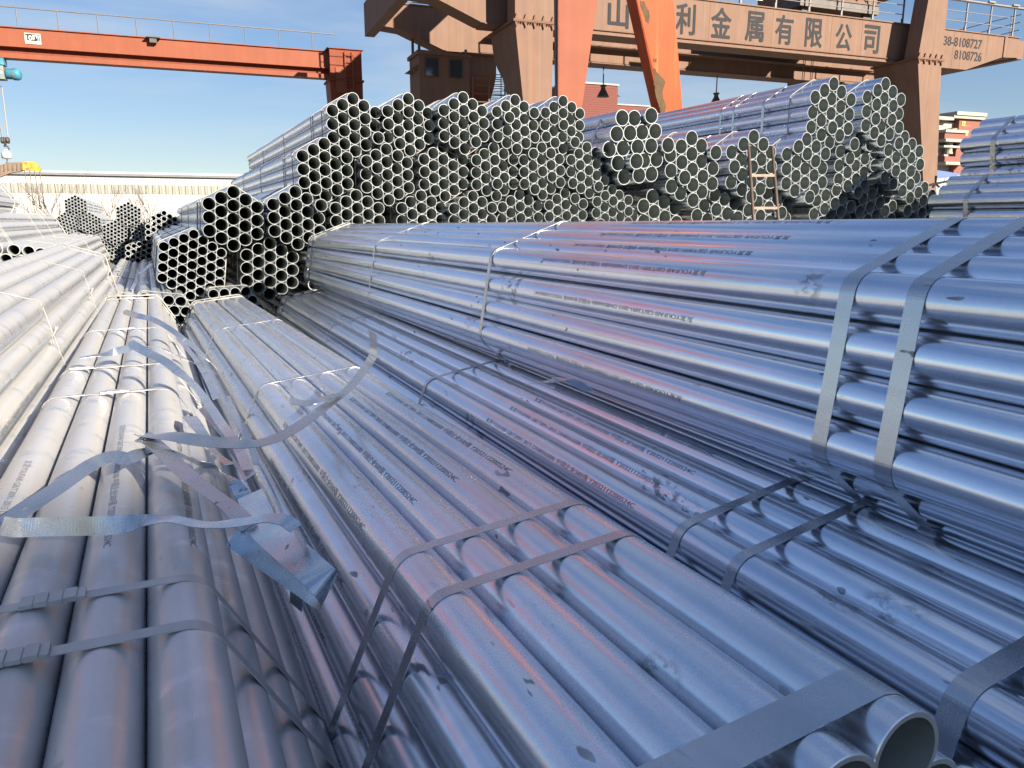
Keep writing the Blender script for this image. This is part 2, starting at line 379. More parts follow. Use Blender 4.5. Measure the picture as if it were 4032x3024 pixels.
bundle('B3', 'center pipe bundle with its open pipe ends in the lower right corner', (.545, 0, hz(-.719)), R_(25.5), R_(-.88), R_(6.6), .638, 6.12, 4, D80, False, M['galv_mid'], .0062, 64,
       [(4.286, .020), (2.703, .020), (1.256, .022), (1.11, .022), (.690, .048)], [(6.06, .0030, .002), (5.94, .0022), (5.90, .0022)], FG, arc=10)
bundle('B4', 'dusty beige pipe bundle at lower left under the tangle of loose straps', (-.149, 0, hz(-.735)), R_(24.94), R_(-.62), R_(-.1), .35, 6.02, 4, D80, False, M['galv_dusty'], .0062, 64,
       [(.85, .022), (.988, .021), (2.378, .019), (2.86, .019), (3.98, .019)], [(5.97, .0045, .004), (5.80, .0022), (5.76, .0022)], FG, arc=10, strapmat=M['strap_dusty'])
bundle('B5', 'dusty pipe bundle along the left edge, tilted against its neighbour', (-.752, 0, hz(-.545)), R_(23.86), R_(.57), R_(-17.6), .75, 6.68, 4, D80, False, M['galv_dusty'], .0062, 56,
       [], [(6.56, .0040, .002), (6.30, .0015), (6.26, .0015), (4.75, .0016), (3.07, .0016)], FG, arc=10)
# layer below, seen in the gaps
for k, (x0, lab) in enumerate(((-.50, 'lower layer pipe bundle under the left edge bundles'), (.20, 'lower layer pipe bundle in the dark gap under the center bundle'), (.86, 'lower layer pipe bundle under the two right bundles'), (1.60, 'lower layer pipe bundle at the far right under the high bundle'))):
    bundle('LB%d' % k, lab, (x0, 0, .335), R_(25), 0, R_((-1.5, 1.2, -.6, .8)[k]), .4, 6.3, 4, D80, False, M['galv_mid'], .0062, 32, [(1.2, .022), (3.0, .022), (4.6, .022)], [(6.1, .003, .002)], 'lower layer of pipe bundles', arc=5)
# timber sleepers
for k, s in enumerate((.9, 3.2, 5.6)):
    mb = MB(EYE - ZZ * CAMH + U * s, (RR, U, ZZ)); mb.box(-1.0, 2.1, -.05, .05, .0, .058)
    tag(mb.build('timber_sleeper', M['wood']), ('timber sleeper under the near ends of the lower bundles', 'timber sleeper under the middle of the lower bundles', 'timber sleeper under the far ends of the lower bundles')[k], 'sleeper', 'sleepers under the pipe bundles')

def lat_bundle(key, label, lat, zr, s0, s1, n, D, pointy, mat, roll=0, **kw):
    return bundle(key, label, RR * lat + ZZ * hz(zr), YAW + R_(kw.pop('dyaw', 0)), 0, R_(roll), s0, s1, n, D, pointy, mat, **kw)
# left, beyond
LG = 'dusty pipe bundles at the left edge'
lat_bundle('B6', 'dusty pipe bundle topmost at the left edge under the lifting beam', -1.66, .17, 5.1, 11.1, 4, D80, False, M['galv_dusty'], 6, seg=28, wires=[(11.0, .004, .003), (10.7, .003), (9.0, .003), (10.66, .003)], group=LG, arc=5)
lat_bundle('B7', 'dusty pipe bundle second from the top at the left edge', -1.36, -.20, 7.0, 13.0, 4, D80, False, M['galv_dusty'], -4, seg=28, wires=[(12.9, .006, .003), (7.25, .006, .006), (10.2, .003), (11.4, .003), (7.9, .003), (7.8, .003)], group=LG, arc=5)
lat_bundle('B8', 'dusty pipe bundle with open pipe ends peeking over the left edge bundle', -.84, -.47, 7.08, 13.08, 4, D80, False, M['galv_dusty'], -9, seg=36, wires=[(12.9, .003), (8.0, .003), (10.0, .003)], group=LG, jit=.1, arc=5)

# rear pile, left part: 114 mm pipe, three visible rows
ordn = ['leftmost', 'second', 'third', 'fourth', 'fifth', 'sixth', 'rightmost']
BG = 'pipe bundles of the rear pile, middle part'
def row(keys, data, rowname, mat=None, D=D100, s=7.2, group=BG):
    for i, (px, py, roll, ds) in enumerate(data):
        P = on_plane(px, py, EYE + U * (s + ds), U); lat = (P - EYE).dot(RR); zr = P.z - CAMH
        nm = 'leftmost' if i == 0 else ('rightmost' if i == len(data) - 1 else ordn[i])
        lb = '%s bundle from left in the %s' % (nm, rowname) if nm not in ('leftmost', 'rightmost') else '%s bundle in the %s' % (nm, rowname)
        L = 6.0
        lat_bundle(keys + str(i), lb, lat, zr, s + ds, s + ds + L, 3, D, True, mat or M['galv_back'], roll, seg=28, wall=D * .037, straps=[] if D < .15 else [(s + ds + .75, .045), (s + ds + 1.3, .034), (s + ds + 1.55, .034), (s + ds + 3.5, .034), (s + ds + 5.2, .034)],
                   wires=[(s + ds + .16, .0045, .004), (s + ds + .62, .003), (s + ds + .72, .003), (s + ds + 2.4, .003), (s + ds + 4.2, .003), (s + ds + 5.8, .003)] if D < .15 else [(s + ds + .3, .005, .004)], group=group, arc=4, jit=.022)
row('rowA', [(1396, 492, .5, .12), (1610, 492, 1.0, .06), (1827, 486, 2.6, -.06), (2032, 491, 1.2, -.05), (2216, 493, 2.0, -.02)], 'top row of the rear pile')
row('rowB', [(1281, 670, -.2, .08), (1526, 688, 0, .02), (1748, 677, 1.6, .03), (1949, 678, 2.6, -.02), (2135, 675, 3.2, -.06), (2318, 671, 5, -.08)], 'second row of the rear pile')
C = []
for px, py, roll, ds in ((1405, 770, .5, -.02), (1660, 771, 1.2, .03), (1864, 773, 1.4, -.05), (2049, 768, 2.4, .0), (2231, 761, 2.4, -.04), (2414, 748, 2.6, -.08)):
    P = on_plane(px, py, EYE + U * (7.2 + ds), U) - ZZ * (2 * D100); q = P - EYE
    C.append((projx(P), CY - F * q.dot(UP) / q.dot(FW), roll, ds))
row('rowC', C, 'third row of the rear pile')
row('rowD', [(920, 862, -3.9, .08), (1169, 859, -.8, .02)], 'stepped left end of the rear pile')
row('Da', [(1064, 1060, -3.7, .1)], 'lower left of the rear pile, under the two stepped end bundles')
BUNDLES['Da0']['e']['label'] = 'shaded bundle of wide pipes just left of the high near bundle end'
Z = []
for k, la in enumerate((1.55, 2.08, 2.62, 3.15, 3.68, 4.22, 4.75)):
    lat_bundle('Z%d' % k, '%s bundle in the hidden bottom row of the rear pile' % ordn[k], la, -.46, 7.2, 13.2, 3, D100, True, M['galv_back'], 0, seg=16, group=BG, arc=3)
P = on_plane(757, 1045, EYE + U * 7.3, U)
lat_bundle('E1', 'bundle of many dark open pipes at the lower left of the rear pile', (P - EYE).dot(RR), P.z - CAMH, 7.3, 13.3, 4, D80, True, M['galv_back'], -7.5, seg=32, wall=.0044, wires=[(7.42, .004, .004), (8.2, .003), (9.6, .003)], group=BG, arc=5)
P = on_plane(663, 1179, EYE + U * 6.75, U)
lat_bundle('E2', 'low bundle with open pipe ends in the gap behind the dusty bundle', (P - EYE).dot(RR) - .5 * D80 - .03, P.z - CAMH - 3 * H3 * D80, 6.75, 12.7, 4, D80, False, M['galv_back'], -8, seg=32, wall=.0044, wires=[(6.9, .003)], group=BG, arc=5, jit=.03)
P = on_plane(974, 1151, EYE + U * 7.0, U)
lat_bundle('E4', 'low bundle with open pipe ends behind the far end of the center bundle', (P - EYE).dot(RR) - 1.5 * D80, P.z - CAMH - 3 * H3 * D80, 7.0, 12.9, 4, D80, False, M['galv_back'], 2, seg=32, wall=.0044, wires=[(7.15, .003)], group=BG, arc=5, jit=.03)
lat_bundle('E5', 'bottom bundle in the dark behind the far end of the second right bundle', 1.42, -.94, 7.1, 13.0, 4, D80, False, M['galv_back'], 0, seg=24, group=BG, arc=5, jit=.03)
lat_bundle('E6', 'bottom bundle in the dark right under the high bundle far end', 2.1, -.98, 7.1, 13.0, 4, D80, False, M['galv_back'], 0, seg=24, group=BG, arc=5, jit=.03)
lat_bundle('E7', 'bundle lying on the ground under the low bundles behind the dusty one', .35, -1.35, 6.9, 12.8, 4, D80, False, M['galv_back'], 0, seg=20, group=BG, arc=4)
lat_bundle('E8', 'bundle lying on the ground under the rear pile step', 1.05, -1.35, 6.9, 12.8, 4, D80, False, M['galv_back'], 0, seg=20, group=BG, arc=4)
lat_bundle('E9', 'bundle lying on the ground left of the low bundles', -.35, -1.35, 6.9, 12.8, 4, D80, False, M['galv_back'], 0, seg=20, group=BG, arc=4)
lat_bundle('E3', 'low bundle of pipes under the loose strap scraps left of the rear pile', -.28, -.86, 7.0, 13.0, 4, D80, False, M['galv_dusty'], -12, seg=28, wires=[(7.2, .003), (9, .003)], group=BG, arc=5, jit=.08)
# rear pile, right part: 165 mm pipe
RG = 'pipe bundles of the rear pile, right part with wide pipes'
row('RA', [(3273, 447, .7, -.05), (3481, 443, .3, -.06)], 'top pair of the right rear wide pipe pile', D=D150, s=7.15, group=RG, mat=M['galv_rear'])
row('RB', [(2724, 668, 4, -.02), (2960, 658, 2.0, 0), (3173, 664, 2.4, -.06), (3374, 652, 1.5, .08), (3558, 647, .6, -.05)], 'second row of the right rear wide pipe pile', D=D150, s=7.15, group=RG, mat=M['galv_rear'])
C = []
for px, py, roll, ds in ((2586, 773, 9, .1), (2832, 766, 14, .12), (3034, 761, 7, .1), (3283, 748, -7, .1), (3459, 745, -9, .1), (3637, 738, -6, .05)):
    P = on_plane(px, py, EYE + U * (7.15 + ds), U) - ZZ * (2 * D150); q = P - EYE
    C.append((projx(P), CY - F * q.dot(UP) / q.dot(FW), roll, ds))
row('RC', C, 'third row of the right rear wide pipe pile', D=D150, s=7.15, group=RG)
P = on_plane(2508, 579, EYE + U * 7.0, U)
lat_bundle('RB0', 'tilted bundle of wide pipes alone between the two rear piles', (P - EYE).dot(RR), P.z - CAMH, 7.0, 13, 3, D150, False, M['galv_rear'], 6, seg=32, wall=.0065, straps=[(7.28, .04), (7.75, .036), (8.1, .036), (9.5, .034), (11.5, .034)], group=RG, arc=5, jit=.02,
           shift={2: (.015, .02, 0), 11: (.03, -.03, -.01), 16: (0, 0, .01), 18: (.012, -.02, .012)})
for k, la in enumerate((5.35, 6.1, 6.85, 7.6, 8.35, 9.1)):
    lat_bundle('RZ%d' % k, '%s bundle in the hidden bottom row of wide pipes' % ordn[k], la, -.72, 7.2, 13.2, 3, D150, True, M['galv_back'], 0, seg=16, group=RG, arc=3)
# right edge, bundles seen from the side
SG = 'pipe bundles at the right edge seen from the side'
lat_bundle('Q1', 'upper strapped bundle of wide pipes at the right edge', 8.85, .72, .1, 6.1, 3, D150, True, M['galv'], 9, seg=40, straps=[(5.72, .055), (4.95, .045), (4.60, .045), (3.0, .045)], group=SG, arc=6, jit=.02)
lat_bundle('Q2', 'lower strapped bundle of wide pipes at the right edge', 8.56, .09, .2, 6.2, 3, D150, True, M['galv'], 9, seg=40, straps=[(5.75, .055), (5.0, .045), (4.72, .045), (3.0, .045)], group=SG, arc=6, jit=.02)
lat_bundle('Q3', 'hidden bundle of wide pipes under the right edge pair', 9.0, -.58, .15, 6.15, 3, D150, True, M['galv_back'], 0, seg=16, group=SG, arc=3)
lat_bundle('Q4', 'hidden bundle of wide pipes at the bottom of the right edge stack', 8.25, -.58, .15, 6.15, 3, D150, True, M['galv_back'], 0, seg=16, group=SG, arc=3)
# far left: small pipe
SM = 'small pipe bundles in front of the white warehouse'
def small(key, label, top, n, D, s, roll, **kw):
    P = on_plane(top[0], top[1], EYE + U * s, U); q = P - EYE
    rr = (n - 1) * D; lat = q.dot(RR) + math.sin(R_(roll)) * rr; zr = P.z - CAMH - rr * math.cos(R_(roll))
    lat_bundle(key, label, lat, zr, s, s + 6, n, D, True, M['galv_back'], roll, seg=14, wall=D * .10, wires=[(s + .2, .004, .003), (s + 2, .003), (s + 4, .003)], group=SM, arc=3, jit=.02, **kw)
def z8(x, y): return (200 + x * .2532, 760 + y * .2532)
small('S1', 'small pipe bundle on top of the left pyramid before the white warehouse', z8(377, 55), 4, D50, 16.9, -2)
small('S2', 'left lower bundle of the small pipe pyramid before the white warehouse', z8(215, 325), 4, D50, 16.8, 6)
small('S3', 'right lower bundle of the small pipe pyramid before the white warehouse', z8(600, 325), 4, D50, 16.8, -2)
small('S4', 'small pipe bundle on top of the middle pyramid before the white warehouse', z8(1205, 165), 4, D50, 14.5, -3)
small('S5', 'left lower bundle of the middle small pipe pyramid', z8(1003, 452), 4, D50, 14.5, -6)
small('S6', 'right lower bundle of the middle small pipe pyramid', z8(1415, 478), 4, D50, 14.5, 4)
small('S7', 'bundle of wider pipes just left of the rear pile, before the warehouse', z8(1762, 312), 4, .0885, 13.4, -4)
small('S8', 'dark low bundle of pipes below the middle small pipe pyramid', z8(1460, 762), 4, .085, 13.6, -9)
small('S9', 'low small pipe bundle just above the left edge bundle', z8(810, 765), 4, D50, 14.4, -14)
small('S10', 'shaded low small pipe bundle under the middle pyramid', z8(1115, 815), 4, D50, 14.5, -4)
small('S11', 'low small pipe bundle under the left pyramid', z8(385, 600), 4, D50, 16.8, -8)

# printed marks on the near pipes
PRINT = '友发YOUFA' + '\u00ae GB/T3091-2015 DN80X6000 中国企业500强 Y2032112200524C'
def text_mesh(body, size, depth=0., bold=0.):
    cu = bpy.data.curves.new('lettering', 'FONT'); cu.body = body; cu.size = size; cu.extrude = depth; cu.offset = bold; cu.resolution_u = 3
    ob = bpy.data.objects.new('lettering_tmp', cu); COL.objects.link(ob)
    dg = bpy.context.evaluated_depsgraph_get(); me = bpy.data.meshes.new_from_object(ob.evaluated_get(dg))
    bpy.data.objects.remove(ob); bpy.data.curves.remove(cu); return me
_pm = text_mesh(PRINT, .0155, bold=.00006)
_xs = [v.co.x for v in _pm.vertices]; _w = max(_xs) - min(_xs); _x0 = min(_xs)
bmx = bmesh.new(); bmx.from_mesh(_pm)
for yy in np.linspace(-.002, .014, 7): bmesh.ops.bisect_plane(bmx, geom=bmx.verts[:] + bmx.edges[:] + bmx.faces[:], plane_co=(0, yy, 0), plane_no=(0, 1, 0))
bmx.to_mesh(_pm); bmx.free()
PV = np.array([tuple(v.co) for v in _pm.vertices]); PF = [tuple(p.vertices) for p in _pm.polygons]
def print_on(key, lat, s_start, ang, direction, length=.80):
    """direction -1: reads away -> near; +1: near -> away. ang: degrees from the bundle's up towards its right"""
    b = BUNDLES[key]; p = b['pipes'].get(lat)
    if p is None: return
    R = b['D'] / 2 + .0004; k = length / _w; v = []
    for x, y, _ in PV:
        ax = (x - _x0) * k * direction; th = R_(ang) + (-direction) * (y - .005) / R
        v.append((math.sin(th) * R, s_start - b['s0'] + ax, math.cos(th) * R))
    o = mesh_obj('printed_text', v, PF, M['ink'], p)
for lt, s, an in ((1.5, 2.26, -14), (.5, 2.30, -22), (-.5, 2.26, -30), (-1.5, 2.22, -52)): print_on('B3', (lt, 3.0), s, an, -1)
print_on('B3', (-2.0, 2.0), 2.22, -62, -1); print_on('B3', (-2.5, 1.0), 2.2, -72, -1)
for lt, s, an in ((1.5, 2.66, -28), (.5, 2.62, -34), (-.5, 2.62, -36), (-1.5, 2.6, -44)): print_on('B2', (lt, 3.0), s, an, -1)
for lt, s, an in ((1.5, 1.9, -8), (.5, 1.93, -16), (-.5, 1.95, -24), (-1.5, 1.98, -42)): print_on('B1', (lt, 3.0), s, an, 1)
print_on('B1', (-2.0, 2.0), 2.0, -62, 1); print_on('B1', (-3.0, 0.0), 2.0, -64, 1)
for lt, s, an in ((.5, 1.95, -8), (1.5, 1.9, 30), (-1.5, 1.7, 10)): print_on('B4', (lt, 3.0), s, an, -1)
print_on('B5', (3.0, 0.0), 1.5, 62, 1); print_on('B5', (2.5, 1.0), 1.7, 60, 1)

# seals on the dusty bundle's straps
def seal(key, s, lat, z=3 * H3, skew=0):
    b = BUNDLES[key]; o = link_mesh('strap_seal', CLIP, b['e'], (lat * b['D'], s - b['s0'], z * b['D'] + b['D'] / 2 + .0022)); o.rotation_euler = (0, 0, R_(skew))
seal('B4', .85, -.45); seal('B4', .988, -.15); seal('B4', 2.378, .1, skew=3); seal('B4', 3.98, .05); seal('B4', 5.8, -.1); seal('B4', 2.86, -1.2)
for s_, dy in ((3.07, 0), (4.75, 0), (6.28, 0)):
    b = BUNDLES['B5']; mb = MB()
    for q in range(2):
        mb.tube([Vector((2.05 * D80 + .043 + .002 * q + .004 * math.sin(i * 1.1 + q), -.006 + .012 * q + .004 * math.cos(i * 1.3), 1.9 * D80 + .028 - i * .012)) for i in range(7)], .0028, 6)
    o = mb.build('wire_twist', M['wire'], b['e'], True); o.location = (0, s_ - b['s0'], 0)

# ------------------------------------------------------------------ loose straps
def catmull(pts, k=8):
    P = [np.array(p, float) for p in pts]; P = [2 * P[0] - P[1]] + P + [2 * P[-1] - P[-2]]; out_ = []
    for i in range(1, len(P) - 2):
        for j in range(k):
            t = j / k
            out_.append(.5 * ((2 * P[i]) + (-P[i - 1] + P[i + 1]) * t + (2 * P[i - 1] - 5 * P[i] + 4 * P[i + 1] - P[i + 2]) * t * t + (-P[i - 1] + 3 * P[i] - 3 * P[i + 1] + P[i + 2]) * t ** 3))
    out_.append(P[-2]); return out_
LOOSE = 'loose steel straps left lying on the bundles'
def loose(label, pts, width, mat='strap_shiny', th=.0012, k=8, taper=False, carry=None):
    """pts: (photo x, photo y, height relative to the eye, twist degrees)"""
    raw = [(*on_z(x, y, hz(h)), a) for x, y, h, a in pts]; sm = catmull(raw, k); n = len(sm); v = []; f = []
    for i, q in enumerate(sm):
        p = Vector(q[:3]); t = Vector((sm[min(i + 1, n - 1)] - sm[max(i - 1, 0)])[:3]).normalized()
        if carry is not None:
            carry = Vector(carry); nn = carry - t * carry.dot(t); nn.normalize(); carry = nn
        else:
            nn = (ZZ - t * ZZ.dot(t)); nn = nn.normalized() if nn.length > .05 else -U
        sd = t.cross(nn); a = R_(q[3]); n2 = nn * math.cos(a) + sd * math.sin(a); s2 = t.cross(n2)
        a += R_(3 * math.sin(i * .23 + len(pts)) + .8 * math.sin(i * .6 + width * 900)); n2 = nn * math.cos(a) + sd * math.sin(a); s2 = t.cross(n2)
        wd = width * (.15 if taper and i == 0 else 1)
        v += [p - s2 * wd / 2 - n2 * th / 2, p + s2 * wd / 2 - n2 * th / 2, p + s2 * wd / 2 + n2 * th / 2, p - s2 * wd / 2 + n2 * th / 2]
    for i in range(n - 1):
        a = 4 * i; f += [(a + j, a + 4 + j, a + 4 + (j + 1) % 4, a + (j + 1) % 4) for j in range(4)]
    f += [(0, 1, 2, 3), (4 * n - 1, 4 * n - 2, 4 * n - 3, 4 * n - 4)]
    org = v[0].copy(); o = mesh_obj('loose_strap', [x - org for x in v], f, M[mat], loc=org)
    return tag(o, label, 'strap', LOOSE)
T4 = -.735 + 3 * H3 * D80 + D80 / 2   # top of the dusty bundle relative to the eye
loose('pointed shiny strap end rising farthest back over the dusty bundle', [(485, 1227, T4 + .06, 55), (540, 1243, T4 + .06, 50), (597, 1257, T4 + .05, 40), (655, 1286, T4 + .03, 20), (723, 1335, T4 - .01, 10), (800, 1398, T4 - .07, 5), (857, 1454, T4 - .13, -10)], .026, taper=True)
loose('shiny strap arching off a clip on the dusty bundle, second from back', [(315, 1409, T4 + .010, 0), (394, 1397, T4 + .015, 15), (450, 1386, T4 + .025, 60), (510, 1370, T4 + .03, 40), (564, 1364, T4 + .035, 0), (633, 1372, T4 + .03, -10), (705, 1402, T4 + .0, 5), (760, 1428, T4 - .05, 30), (850, 1470, T4 - .12, 35)], .026)
loose('long shiny strap running down into the gap between dusty and center bundle', [(508, 1348, T4 + .09, 55), (579, 1388, T4 + .07, 45), (651, 1424, T4 + .05, 25), (705, 1467, T4 + .03, 15), (760, 1512, T4 + .0, 5), (810, 1575, T4 - .04, 0), (870, 1665, T4 - .08, 0), (931, 1750, T4 - .10, 5), (975, 1850, T4 - .12, 0)], .027, taper=True)
loose('short crumpled strap piece stuck upright in the gap beside the dusty bundle', [(745, 1640, T4 - .01, 0), (765, 1665, T4 + .0, -10), (800, 1712, T4 - .02, -20), (836, 1770, T4 - .05, -25), (905, 1830, T4 - .08, -10)], .034)
loose('long bent strap with its tip raised over the center bundle', [(1466, 1305, T4 + .165, 0), (1471, 1355, T4 + .122, 0), (1466, 1405, T4 + .085, 0), (1443, 1442, T4 + .062, 0), (1374, 1527, T4 + .05, 0), (1281, 1600, T4 + .045, -5), (1166, 1683, T4 + .045, -12), (1050, 1738, T4 + .05, -20), (930, 1748, T4 + .055, -30), (790, 1734, T4 + .06, -40), (680, 1718, T4 + .06, -30), (575, 1716, T4 + .055, 0), (552, 1722, T4 + .05, 40)], .027, 'strap', carry=(-.25, -1, .1))
loose('short strap tail pointing left from the bent strap over the center bundle', [(1342, 1553, T4 + .052, 0), (1318, 1556, T4 + .056, -5), (1262, 1572, T4 + .06, -12), (1205, 1588, T4 + .055, -18), (1142, 1577, T4 + .065, -25)], .024, 'strap')
loose('strap with red paint marks slanting down across the dusty bundle', [(560, 1718, T4 + .05, 20), (600, 1742, T4 + .045, 0), (660, 1795, T4 + .035, 0), (735, 1868, T4 + .025, -5), (836, 1945, T4 + .012, -8), (905, 1995, T4 + .004, -4), (960, 2052, T4 - .004, 0), (985, 2085, T4 - .015, 10)], .034, 'strap')
loose('dark strap twisting from the folded strap into the gap', [(601, 1772, T4 + .03, 5), (690, 1785, T4 + .03, -45), (780, 1822, T4 + .02, -35), (855, 1850, T4 + .0, -15), (925, 1905, T4 - .03, 0), (975, 1985, T4 - .06, 10), (1010, 2070, T4 - .07, 5)], .030)
loose('dark strap lying aslant from the red marked strap to the left picture edge', [(601, 1770, T4 + .03, -10), (545, 1788, T4 + .03, -25), (500, 1806, T4 + .028, -40), (440, 1798, T4 + .03, -35), (360, 1830, T4 + .025, -30), (250, 1905, T4 + .02, -28), (130, 1985, T4 + .015, -25), (45, 2040, T4 + .012, -20), (8, 2062, T4 + .010, -15)], .027, k=10)
loose('bright strap on edge across the near dusty pipes, twisting into the gap', [(8, 2070, T4 + .016, 60), (60, 2078, T4 + .016, 72), (160, 2075, T4 + .016, 74), (300, 2072, T4 + .017, 76), (420, 2070, T4 + .018, 72), (500, 2062, T4 + .02, 50), (570, 2050, T4 + .022, 15), (680, 2045, T4 + .026, 0), (800, 2066, T4 + .024, -4), (937, 2058, T4 + .034, 5), (1050, 2040, T4 + .045, 10), (1120, 2048, T4 + .045, 5), (1165, 2080, T4 + .035, 0)], .028, k=10)
loose('dark strap end hanging straight down beside the doubled wide strap', [(1165, 2082, T4 + .034, 0), (1180, 2110, T4 + .02, 0), (1184, 2160, T4 - .01, 0), (1174, 2260, T4 - .06, 0), (1165, 2390, T4 - .12, 0)], .030, 'strap', carry=(0, -.3, 1))
loose('wide shiny strap doubled back on itself in the gap at lower left', [(985, 1945, T4 - .02, 0), (1012, 2010, T4 - .015, 0), (1045, 2085, T4 - .008, 0), (1115, 2145, T4 + .0, 0), (1195, 2215, T4 + .0, 0), (1262, 2275, T4 - .005, 0), (1292, 2310, T4 - .022, 0), (1292, 2332, T4 - .045, 0), (1270, 2335, T4 - .06, 0), (1205, 2290, T4 - .062, 0), (1106, 2225, T4 - .055, 0), (1000, 2150, T4 - .04, 0), (925, 2100, T4 - .03, 0)], .046, k=10, carry=(-.25, -.2, 1))
loose('narrow strap lying deep in the gap beside the dusty bundle, farthest back', [(700, 1330, T4 - .10, 10), (760, 1400, T4 - .11, 0), (815, 1490, T4 - .12, 5), (850, 1570, T4 - .13, 20)], .022)
loose('crumpled bright strap piece low in the gap, below the long shiny strap', [(800, 1600, T4 - .07, 40), (850, 1660, T4 - .09, 15), (905, 1730, T4 - .11, -10), (940, 1800, T4 - .12, 10), (985, 1880, T4 - .13, 30)], .032)
loose('thin strap end curling out of the gap beside the center bundle', [(905, 1560, T4 - .13, 0), (930, 1640, T4 - .13, 10), (985, 1740, T4 - .14, 0), (1010, 1830, T4 - .14, -15)], .018, 'strap')
loose('bent dark strap scrap wedged between the high right bundle and its neighbour', [(2085, 1512, -.33, 0), (2160, 1500, -.31, 10), (2230, 1492, -.31, 0), (2275, 1512, -.34, -20), (2320, 1540, -.38, -10)], .022, 'strap')
for k_, (pp, wd_) in enumerate((([(515, 1188, -.66, 0), (545, 1150, -.62, 5), (580, 1110, -.56, 10)], .03), ([(520, 1140, -.58, 20), (538, 1100, -.54, 30), (545, 1062, -.5, 40)], .028), ([(555, 1075, -.5, 0), (575, 1058, -.48, 0), (595, 1038, -.46, 0)], .04), ([(448, 1056, -.52, 0), (470, 1050, -.5, 0), (497, 1044, -.5, 0)], .03), ([(478, 1060, -.52, 10), (500, 1064, -.51, 0), (525, 1068, -.51, -20)], .03))):
    loose(('longest strap scrap lying down the dark slope left of the rear pile', 'bluish strap scrap standing up in the dark slope left of the rear pile', 'bright short strap scrap at the top of the dark slope by the rear pile', 'white strap scrap nearest the left edge bundle end', 'small curled strap scrap beside the white one')[k_], pp, wd_)

# ------------------------------------------------------------------ brown gantry crane with lettering
O_ = at(2762, 172, 32.8)
def CR(t, d, z): return O_ + G * t - N * d + ZZ * z
def tpx(px, d=0., z=0.):
    lo, hi = -60., 90.
    for _ in range(60):
        m_ = (lo + hi) / 2
        if projx(CR(m_, d, z)) < px: lo = m_
        else: hi = m_
    return m_
GZ = -O_.z      # ground in crane z
crane = empty('gantry_crane', loc=CR(0, 3, GZ)); tag(crane, 'big faded brown gantry crane with black company lettering and phone numbers', 'crane')
def cpart(name, mb, mat, smooth=False, mats=None, parent=None):
    o = mb.build(name, mat, None, smooth, mats); pr = parent or crane
    off = crane.location
    o.data.transform(Matrix.Translation(-off)); o.parent = pr
    return o
HG = 1.70; TL_, TR_ = -12.7, 19.1
for d0, nm, m in ((0., 'near_girder', M['brown']), (5.2, 'far_girder', M['brown'])):
    poly = [(TL_, .78), (-11.75, .70), (-9.9, 0), (15.7, 0), (18.0, .72), (TR_, .78), (TR_, HG), (TL_, HG)]
    mb = MB(); mb.prism(poly, lambda p: CR(p[0], d0, p[1]), lambda p: CR(p[0], d0 + 1.0, p[1])); cpart('girder', mb, m)
    mb = MB(O_, (G, -N, ZZ)); mb.box(TL_ - .05, TR_ + .05, d0 - .06, d0 + 1.06, HG + .003, HG + .05); mb.box(-9.8, 15.6, d0 - .05, d0 + 1.05, -.04, -.003); mb.box(TR_ - 1.05, TR_ - .9, d0 - .05, d0 - .002, .73, HG); cpart('girder_flange', mb, M['brown'])
for t in (-10.6, -6.4, -3.0, .35, 3.65, 6.95, 8.75, 14.6, 16.9):
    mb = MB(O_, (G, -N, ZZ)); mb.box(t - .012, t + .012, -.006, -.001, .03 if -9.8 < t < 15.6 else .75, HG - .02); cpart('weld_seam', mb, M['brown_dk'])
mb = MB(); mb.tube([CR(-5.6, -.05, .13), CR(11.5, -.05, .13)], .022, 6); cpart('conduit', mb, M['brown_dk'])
# end ties between the girders
mb = MB(O_, (G, -N, ZZ)); mb.box(TL_ - .42, TL_ - .003, -.25, 6.45, .55, 1.9); cpart('end_tie', mb, M['brown'])
mb = MB(O_, (G, -N, ZZ)); mb.box(TR_ + .003, TR_ + .42, .0, 6.2, .72, 1.6); cpart('end_tie', mb, M['brown'])
